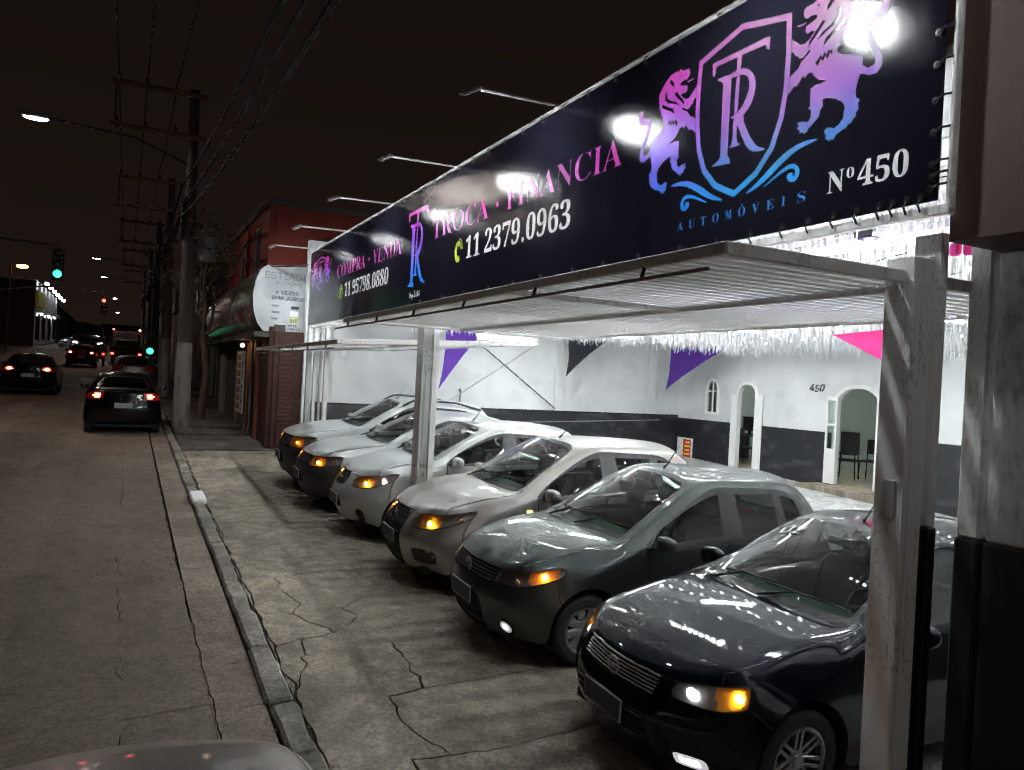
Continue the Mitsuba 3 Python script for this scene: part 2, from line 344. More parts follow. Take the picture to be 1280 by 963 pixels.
# forecourt: concrete poured in bays, cracked
court = thing('forecourt', 'cracked concrete forecourt between kerb and parked cars', kind='structure')
area = sbox(1.185, -8, 14.6, 18.2)
J = [joint([(1.1, y0), (6.5, y0 + 0.1)], 0.005, 60 + i, 0.010, 0.2) for i, y0 in enumerate((-3.5, 0.6, 9.0, 13.2, 16.6))]
J += [joint([(4.6, -8), (4.6, 18.3)], 0.004, 70, 0.006, 0.3), joint([(2.10, 5.43), (3.2, 5.5), (4.6, 5.62)], 0.006, 71, 0.012, 0.15)]
J += [joint(p_, w_, 80 + i, a_, 0.06) for i, (p_, w_, a_) in enumerate([
    ([(2.16, 6.37), (2.15, 5.88), (2.12, 5.43), (1.96, 5.40), (1.83, 5.38)], 0.009, 0.016),
    ([(1.83, 5.38), (1.78, 4.99), (1.86, 4.7), (1.94, 4.46)], 0.009, 0.016),
    ([(1.94, 4.46), (1.70, 4.50), (1.66, 4.28), (1.50, 4.05)], 0.010, 0.014), ([(1.94, 4.46), (2.3, 4.44), (3.0, 4.52), (4.6, 4.5)], 0.006, 0.012),
    ([(1.21, 6.5), (1.46, 6.66), (1.75, 6.72), (1.95, 6.9), (2.05, 7.1), (1.95, 7.35), (2.3, 7.6)], 0.008, 0.02), ([(1.24, 7.4), (1.5, 7.3), (1.62, 7.05), (1.75, 6.72)], 0.007, 0.022),
    ([(1.46, 6.66), (1.4, 6.3), (1.3, 5.9), (1.19, 5.6)], 0.008, 0.022), ([(1.19, 8.6), (1.6, 8.5), (2.2, 8.62), (3.4, 8.5)], 0.005, 0.012),
    ([(1.55, 8.5), (1.5, 8.0), (1.62, 7.6), (1.5, 7.3)], 0.006, 0.02), ([(1.66, 4.28), (1.9, 3.9), (2.4, 3.5)], 0.006, 0.012), ([(1.19, 11.2), (1.9, 11.0), (3.5, 11.3)], 0.005, 0.014)])]
# broken edge beside the kerb
edge = LineString(rough_line([(1.19, -8), (1.2, 3), (1.19, 18.2)], 90, 0.018, 0.09)).buffer(0.009, join_style=2)
pc = area.difference(unary_union(J + [edge]))
for gm in sorted(getattr(pc, 'geoms', [pc]), key=lambda a: -a.area):
    if gm.area > 0.004:
        part(court, 'concrete_bay' if gm.area > 0.02 else 'broken_piece', slab(gm, 0.030), 'm_lot_floor' if gm.centroid.x > 6 else 'm_pavement')
part(court, 'subgrade', slab(sbox(1.15, -8, 14.6, 18.2), 0.012, 0.04), 'm_soil')

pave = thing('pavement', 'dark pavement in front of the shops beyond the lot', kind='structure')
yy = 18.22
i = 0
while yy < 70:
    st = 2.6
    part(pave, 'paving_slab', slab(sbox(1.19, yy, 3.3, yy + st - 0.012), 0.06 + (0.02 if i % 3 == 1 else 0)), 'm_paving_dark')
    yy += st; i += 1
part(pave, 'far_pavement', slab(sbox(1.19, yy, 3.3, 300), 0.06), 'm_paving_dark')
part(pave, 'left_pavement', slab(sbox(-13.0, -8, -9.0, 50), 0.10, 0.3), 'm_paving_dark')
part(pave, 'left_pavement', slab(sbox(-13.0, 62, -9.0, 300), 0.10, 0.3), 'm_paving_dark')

# grit, leaves and scraps of paper lying about
R = rng(77)
def scraps(n, xr, yr, size, z):
    v, f = [], []
    for _ in range(n):
        x, y, s, a = R.uniform(*xr), R.uniform(*yr) , size * R.uniform(0.5, 1.5), R.uniform(0, 6.28)
        k = len(v)
        m = R.integers(4, 6)
        for q in range(m):
            t = a + 6.283 * q / m
            rr = s * R.uniform(0.5, 1.0)
            v.append((x + rr * math.cos(t), y + rr * math.sin(t) * 0.8, z + R.uniform(0.001, 0.6 * s) + SLOPE * y))
        v.append((x, y, z + 0.35 * s + SLOPE * y))
        f += [(k + q, k + (q + 1) % m, k + m) for q in range(m)]
    return trimesh.Trimesh(v, f, process=False)
single('grit', cat([scraps(700, (0.70, 1.0), (3, 20), 0.007, 0.006), scraps(500, (-3, 0.6), (4, 24), 0.006, 0.002), scraps(900, (1.2, 3.4), (3.5, 18), 0.007, 0.032), scraps(260, (1.17, 1.26), (3.5, 18), 0.014, 0.03)]), 'm_kerb', 'grit and small stones scattered on road and forecourt', kind='stuff')
single('fallen_leaves', cat([scraps(60, (0.75, 1.0), (4, 20), 0.022, 0.006), scraps(50, (1.2, 2.4), (4, 17), 0.018, 0.032), scraps(25, (-2.5, 0.6), (5, 20), 0.018, 0.003)]), 'm_wood', 'dry leaves and scraps along the kerb', kind='stuff')

# ---------------------------------------------------------------- the lot's walls
YS, XB = 18.2, 14.6
BAND = 1.83                                        # top of the black wainscot, level
side = thing('boundary_wall', 'white boundary wall with a black wainscot closing the lot on the far side', 'wall')
part(side, 'wall_panel', bx(3.7, XB + 0.2, YS + 0.02, YS + 0.25, -0.2, 5.6), 'm_wall_white')
part(side, 'wainscot', bx(3.9, XB, YS - 0.002, YS + 0.02, 0.3, BAND), 'm_wainscot')
part(side, 'wainscot_cap', bx(3.9, XB, YS - 0.02, YS + 0.018, BAND, BAND + 0.025, 0.005), 'm_black')
for x in (4.16, 7.05, 10.5, 13.6):
    part(side, 'pilaster', bx(x - 0.13, x + 0.13, YS - 0.06, YS + 0.01, BAND + 0.026, 4.3, 0.01), 'm_wall_white')
part(side, 'brace_wire', tube([(8.0, YS - 0.07, 3.55), (10.4, YS - 0.07, 1.9)], 0.012, 6), 'm_wire', True)
part(side, 'brace_wire', tube([(9.6, YS - 0.08, 3.5), (7.3, YS - 0.08, 2.0)], 0.010, 6), 'm_steel_grey', True)
part(side, 'tap_pipe', tube([(7.62, YS - 0.05, BAND + 0.02), (7.62, YS - 0.05, 2.28), (7.60, YS - 0.09, 2.32), (7.55, YS - 0.12, 2.28)], 0.014, 7), 'm_wire', True)
part(side, 'conduit', tube([(4.9, YS - 0.02, BAND - 0.28), (9, YS - 0.02, BAND - 0.33), (13.9, YS - 0.02, BAND - 0.14)], 0.012, 6), 'm_steel_grey', True)
part(side, 'switch_box', bx(4.55, 4.66, YS - 0.03, YS + 0.02, 2.95, 3.12, 0.008), 'm_white_paint')

house = thing('house', 'white single storey house with arched doors at the back of the lot', 'house')
def arch_poly(y0, y1, z0, z1, rise):
    c = (y0 + y1) / 2
    top = [(c + (y1 - y0) / 2 * math.cos(a), z1 - rise + rise * math.sin(a)) for a in np.linspace(0, math.pi, 17)]
    return Polygon([(y1, z0)] + top + [(y0, z0)])
def yz_wall(poly, x0, x1):
    m = extr(poly, x1 - x0)                        # local x = Y, y = Z, z -> X
    m.apply_transform(np.array([[0, 0, 1, x0], [1, 0, 0, 0], [0, 1, 0, 0], [0, 0, 0, 1.0]]))
    return m
FL = 0.62
doorL, doorR = (15.02, 15.80), (11.36, 12.60)
op = [arch_poly(*doorL, 0.2, 2.90, 0.33), arch_poly(*doorR, 0.2, 2.90, 0.40), arch_poly(16.52, 16.98, 2.0, 2.92, 0.30), sbox(8.35, 0.2, 9.25, 2.9)]
wallp = sbox(-3, -0.2, YS + 0.02, 5.6).difference(unary_union(op))
part(house, 'wall_panel', yz_wall(wallp, XB, XB + 0.16), 'm_wall_white')
band = sbox(-3, 0.2, YS - 0.004, BAND - 0.05).difference(unary_union([o.buffer(0.05) for o in op]))
part(house, 'wainscot', yz_wall(band, XB - 0.022, XB - 0.002), 'm_wainscot')
def arched_frame(nm, y0, y1, zt, rise, glass=True, panels=True, z0=FL):
    outer, inner = arch_poly(y0, y1, z0, zt, rise), arch_poly(y0 + 0.07, y1 - 0.07, z0 - 0.1, zt - 0.08, rise * 0.92)
    k = part(house, nm, yz_wall(outer.difference(inner), XB - 0.03, XB + 0.11), 'm_white_paint')
    return k
k = arched_frame('door_frame', *doorL, 2.90, 0.33)
for (a, b) in ((15.70, 15.93), (14.80, 15.07)):        # narrow open leaves beside the opening
    put(key(k + '__door_leaf'), bx(XB - 0.07, XB - 0.035, a, b, FL, 2.55, 0.008), 'm_white_paint')
k = arched_frame('door_frame', *doorR, 2.90, 0.40)
for (a, b) in ((12.47, 12.78), (11.20, 11.44)):
    leaf = sbox(a, FL, b, 2.62)
    wins = [sbox(a + 0.05, z, b - 0.05, z + 0.52) for z in (1.42, 2.0)]
    put(key(k + '__door_leaf'), yz_wall(leaf.difference(unary_union(wins)), XB - 0.075, XB - 0.035), 'm_white_paint')
    for z in (1.42, 2.0):
        put(key(k + '__leaf_pane'), bx(XB - 0.057, XB - 0.053, a + 0.05, b - 0.05, z, z + 0.52), 'm_pane')
w = part(house, 'window_frame', yz_wall(arch_poly(16.48, 17.02, 1.96, 2.96, 0.32).difference(unary_union([arch_poly(16.55, 16.95, 2.03, 2.88, 0.26)])), XB - 0.03, XB + 0.08), 'm_white_paint')
put(key(w + '__glazing_bar'), bx(XB, XB + 0.03, 16.55, 16.95, 2.58, 2.62), 'm_white_paint')
put(key(w + '__glazing_bar'), bx(XB, XB + 0.03, 16.73, 16.77, 2.03, 2.86), 'm_white_paint')
put(key(w + '__pane'), bx(XB + 0.04, XB + 0.045, 16.5, 17.0, 2.0, 2.92), 'm_glass_dark')
part(house, 'door_frame', yz_wall(sbox(8.3, FL, 9.3, 2.95).difference(sbox(8.38, FL - 0.1, 9.22, 2.87)), XB - 0.03, XB + 0.11), 'm_white_paint')
part(house, 'closed_door', bx(XB + 0.03, XB + 0.07, 8.38, 9.22, FL, 2.87), 'm_room')
part(house, 'door_step', bx(13.9, XB, 10.9, 13.0, 0.3, FL - 0.02, 0.01), 'm_pavement')
part(house, 'office_floor', bx(XB, 19.5, 9.0, YS, FL - 0.3, FL), 'm_floor_tile')
part(house, 'office_wall', bx(19.5, 19.6, 9.0, YS, FL, 3.4), 'm_room')
part(house, 'office_wall', bx(XB + 0.17, 19.5, 14.55, 14.62, FL, 3.4), 'm_room')
part(house, 'office_wall', bx(XB + 0.17, 19.5, 9.9, 10.0, FL, 3.4), 'm_room')
part(house, 'office_wall', bx(XB + 0.21, 19.5, YS - 0.1, YS, FL, 3.4), 'm_room')
part(house, 'office_ceiling', bx(XB + 0.17, 19.5, 9.9, YS, 3.4, 3.5), 'm_wall_white')
for y0 in (12.4, 16.2):  # out of view, placed to light the office behind the doors
    single('unseen_ceiling_lamp', bx(16.6, 17.8, y0, y0 + 0.14, 3.33, 3.395), 'm_white_paint', 'unseen lit tube lamp on the office ceiling behind the ' + ('wide' if y0 < 14 else 'narrow') + ' arched door', 'lamp', **glow((17, 18.5, 17.5), 1.0))
# house number, in slanted wrought figures
single('house_number', on_x(cat([meshkit.text_mesh(c, 0.17, 0.012) .apply_transform(trimesh.transformations.compose_matrix(shear=(0.25, 0, 0), translate=(0.15 * i, 0.02 * (1 - i % 2), 0))) for i, c in enumerate('450')]), XB - 0.004, 13.38, 2.70), 'm_black', 'black house number 450 on the white wall between the two doors', 'house number')
single('meter_cover', bx(XB - 0.03, XB - 0.002, 10.98, 11.14, 1.95, 2.13, 0.01), 'm_print_yellow', 'small yellowish box on the wall right of the wide door', 'box')
# office things seen through the doors
def chair(nm, label, x, y, z, yaw, group=None):
    r = thing(nm, label, 'chair', group)
    M = trimesh.transformations.translation_matrix((x, y, z)) @ trimesh.transformations.rotation_matrix(yaw, (0, 0, 1))
    def P_(n, m, mt): m.apply_transform(M); part(r, n, m, mt)
    P_('seat', bx(-0.23, 0.23, -0.23, 0.23, 0.43, 0.48, 0.02), 'm_black_plastic')
    P_('backrest', bx(0.20, 0.25, -0.22, 0.22, 0.62, 0.98, 0.02), 'm_black_plastic')
    for sx in (-1, 1):
        for sy in (-1, 1):
            P_('leg', tube([(sx * 0.2, sy * 0.2, 0.44), (sx * 0.24, sy * 0.23, 0.0)], 0.014, 6), 'm_black')
    for sy in (-1, 1):
        P_('back_post', tube([(0.2, sy * 0.2, 0.45), (0.24, sy * 0.2, 0.7)], 0.013, 6), 'm_black')
    return r
chair('office_chair', 'black chair under the stacked ones inside the wide arched door', 16.0, 13.35, FL, 0.5)
chair('office_chair', 'upper black chair of the stack inside the wide arched door', 16.02, 13.37, FL + 0.16, 0.5)
chair('office_chair', 'black chair standing right of the stack inside the wide arched door', 16.5, 13.05, FL, 0.3)
chair('office_chair', 'black chair at the desk inside the narrow arched door', 15.7, 16.45, FL, 2.0)
d = thing('desk', 'dark desk inside the narrow arched door', 'desk')
part(d, 'desk_top', bx(16.4, 17.2, 16.6, 18.0, FL + 0.72, FL + 0.76), 'm_dash')
part(d, 'side_panel', bx(16.42, 17.18, 16.62, 16.66, FL, FL + 0.72), 'm_dash')
part(d, 'side_panel', bx(16.42, 17.18, 17.94, 17.98, FL, FL + 0.72), 'm_dash')
d = thing('monitor', 'black computer monitor on the desk behind the narrow door', 'monitor')
part(d, 'screen', bx(16.7, 16.74, 17.3, 17.75, FL + 0.88, FL + 1.28, 0.01), 'm_black')
part(d, 'stand', bx(16.72, 16.78, 17.48, 17.55, FL + 0.76, FL + 0.95), 'm_black')
part(d, 'foot', bx(16.65, 16.85, 17.4, 17.65, FL + 0.76, FL + 0.775), 'm_black')
# extinguisher board in the corner
d = thing('extinguisher_sign', 'white and red fire notice on the black wainscot in the far corner', 'sign')
part(d, 'board', bx(XB - 0.05, XB - 0.024, 17.45, 18.12, 0.62, 1.22, 0.004), 'm_white_paint')
part(d, 'red_panel', bx(XB - 0.055, XB - 0.0505, 17.50, 17.84, 0.66, 1.18), 'm_print_red')
for i in range(4):
    part(d, 'text_line', bx(XB - 0.058, XB - 0.0555, 17.54, 17.79 - 0.04 * (i % 2), 0.74 + i * 0.11, 0.79 + i * 0.11), 'm_print_yellow')

# unseen roof over the lot, pale to brighten the tinsel
roof = thing('unseen_lot_roof', 'unseen pale flat roof over the car lot above the hanging tinsel', 'roof')
part(roof, 'roof_sheet', bx(3.75, XB, 2.3, YS, 4.35, 4.42), 'm_roof_inside')
for x in (5.6, 8.2, 10.8, 13.4):
    part(roof, 'roof_beam', bx(x - 0.05, x + 0.05, 2.35, YS - 0.07, 4.20, 4.349), 'm_steel_white')
# right-hand side of the lot: wall behind the posts, running back to the house
rw_ = thing('side_wall', 'white wall with a black foot on the near side of the lot', 'wall')
part(rw_, 'wall_panel', bx(4.25, XB, 1.72, 1.90, -0.1, 4.4), 'm_wall_white')
part(rw_, 'wainscot', bx(4.25, XB, 1.902, 1.92, 0.0, 1.86), 'm_wainscot')
# pier that ends the neighbour's wall, white over black
pier = thing('wall_pier', 'wide plastered pier, dirty white above and black below, at the right edge', 'pier')
part(pier, 'upper_part', bx(3.98, 4.25, 1.9, 2.46, 1.86, 3.35, 0.012), 'm_plaster_dirty')
part(pier, 'lower_part', bx(3.972, 4.25, 1.9, 2.465, -0.05, 1.858, 0.012), 'm_black_wall')
pier = thing('wall_pier', 'narrow plastered pier, white above and black below, between the steel post and the wide pier', 'pier')
part(pier, 'upper_part', bx(3.98, 4.10, 2.49, 2.615, 1.86, 3.42, 0.012), 'm_plaster_dirty')
part(pier, 'lower_part', bx(3.972, 4.10, 2.487, 2.62, -0.05, 1.858, 0.012), 'm_black_wall')
nb = thing('neighbour_building', 'unlit brown rendered building at the right edge above the pier', 'building')
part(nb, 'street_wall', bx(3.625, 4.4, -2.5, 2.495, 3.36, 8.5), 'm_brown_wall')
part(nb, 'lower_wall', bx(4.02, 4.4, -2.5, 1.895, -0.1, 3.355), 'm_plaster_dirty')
rp = thing('rubble_strip', 'rough broken edge of render down the right side of the wide pier', 'wall')
rb_ = bx(3.90, 4.02, 1.70, 1.94, -0.05, 2.0)
rb_ = trimesh.Trimesh(*trimesh.remesh.subdivide_to_size(rb_.vertices, rb_.faces, 0.06), process=False); rb_.merge_vertices()
rb_.vertices += (meshkit.fbm(rb_.vertices * 9)[:, None] - 0.5) * 0.10
part(rp, 'render_crust', rb_, 'm_brown_wall', 40)

# steel post nearest the camera, with the wall return behind it
post = thing('steel_post', 'white steel post nearest the camera, at the right end of the sign', 'post')
part(post, 'box_section', bx(3.46, 3.60, 2.545, 2.72, 0.02, 3.28, 0.008), 'm_steel_white')
part(post, 'web', bx(3.602, 3.645, 2.575, 2.66, 1.93, 3.30, 0.004), 'm_steel_white')
part(post, 'dark_foot', bx(3.602, 3.645, 2.55, 2.68, 0.02, 1.928, 0.004), 'm_black')
part(post, 'rear_flange', bx(3.647, 3.70, 2.54, 2.70, 1.93, 3.42, 0.006), 'm_steel_white')
part(post, 'rear_foot', bx(3.647, 3.71, 2.537, 2.702, 0.02, 1.928, 0.006), 'm_black')
part(post, 'lock_plate', bx(3.452, 3.4595, 2.59, 2.66, 1.98, 2.16, 0.002), 'm_steel_grey')
post = thing('steel_post', 'grey steel channel post between the silver and the pearl-white cars', 'post')
part(post, 'channel', bx(3.40, 3.52, 9.36, 9.52, 0.02, 3.52, 0.006), 'm_steel_grey')
part(post, 'flange', bx(3.375, 3.398, 9.33, 9.55, 0.02, 3.50, 0.004), 'm_steel_grey')
part(post, 'inner_flange', bx(3.522, 3.60, 9.34, 9.54, 0.02, 3.50, 0.004), 'm_steel_white')
post = thing('steel_post', 'cluster of white steel tubes at the far end of the sign', 'post')
for i, (x, y, w) in enumerate([(3.46, 16.72, 0.10), (3.60, 16.70, 0.07), (3.72, 16.66, 0.05), (3.82, 16.64, 0.09)]):
    part(post, 'tube', bx(x, x + w, y, y + w, 0.4, 3.5, 0.006), 'm_steel_white' if i % 2 else 'm_steel_grey')

# ---------------------------------------------------------------- the lot's banner sign
XS, SY0, SY1, SZ0, SZ1 = 3.55, 2.52, 17.25, 3.56, 5.14
def _wrinkle(p, n, uv):
    return FB(p.y * 1.1, p.z * 0.5, 1.0) * 3.0 + N(p.y * 7.0, p.z * 1.2, 3.0) * 0.30 + N(p.y * 2.4, p.z * 2.0, 5.0) * 0.8
mat('m_banner', bumped({'type': 'roughplastic', 'diffuse_reflectance': rgb(0.006, 0.0055, 0.010), 'alpha': 0.05, 'int_ior': 1.48}, _wrinkle, 0.0035, 0.01))
def _print(p):
    t = (p.z - 3.84) / 1.15
    c = MIX((0.04, 0.26, 0.88), (0.26, 0.11, 0.80), SS(0.05, 0.5, t))
    return MIX(c, (0.88, 0.11, 0.62), SS(0.5, 0.95, t))
def ink(name, c):
    return mat(name, bumped({'type': 'roughplastic', 'diffuse_reflectance': c, 'alpha': 0.07, 'int_ior': 1.48}, _wrinkle, 0.0035, 0.01))
ink('m_ink_gradient', mikit.proc(lambda p, n, uv: _print(p)))
ink('m_ink_pink', rgb(0.85, 0.10, 0.60))
ink('m_ink_white', rgb(0.88, 0.9, 0.92))
ink('m_ink_blue', rgb(0.05, 0.25, 0.75))
ink('m_ink_lime', rgb(0.45, 0.66, 0.05))

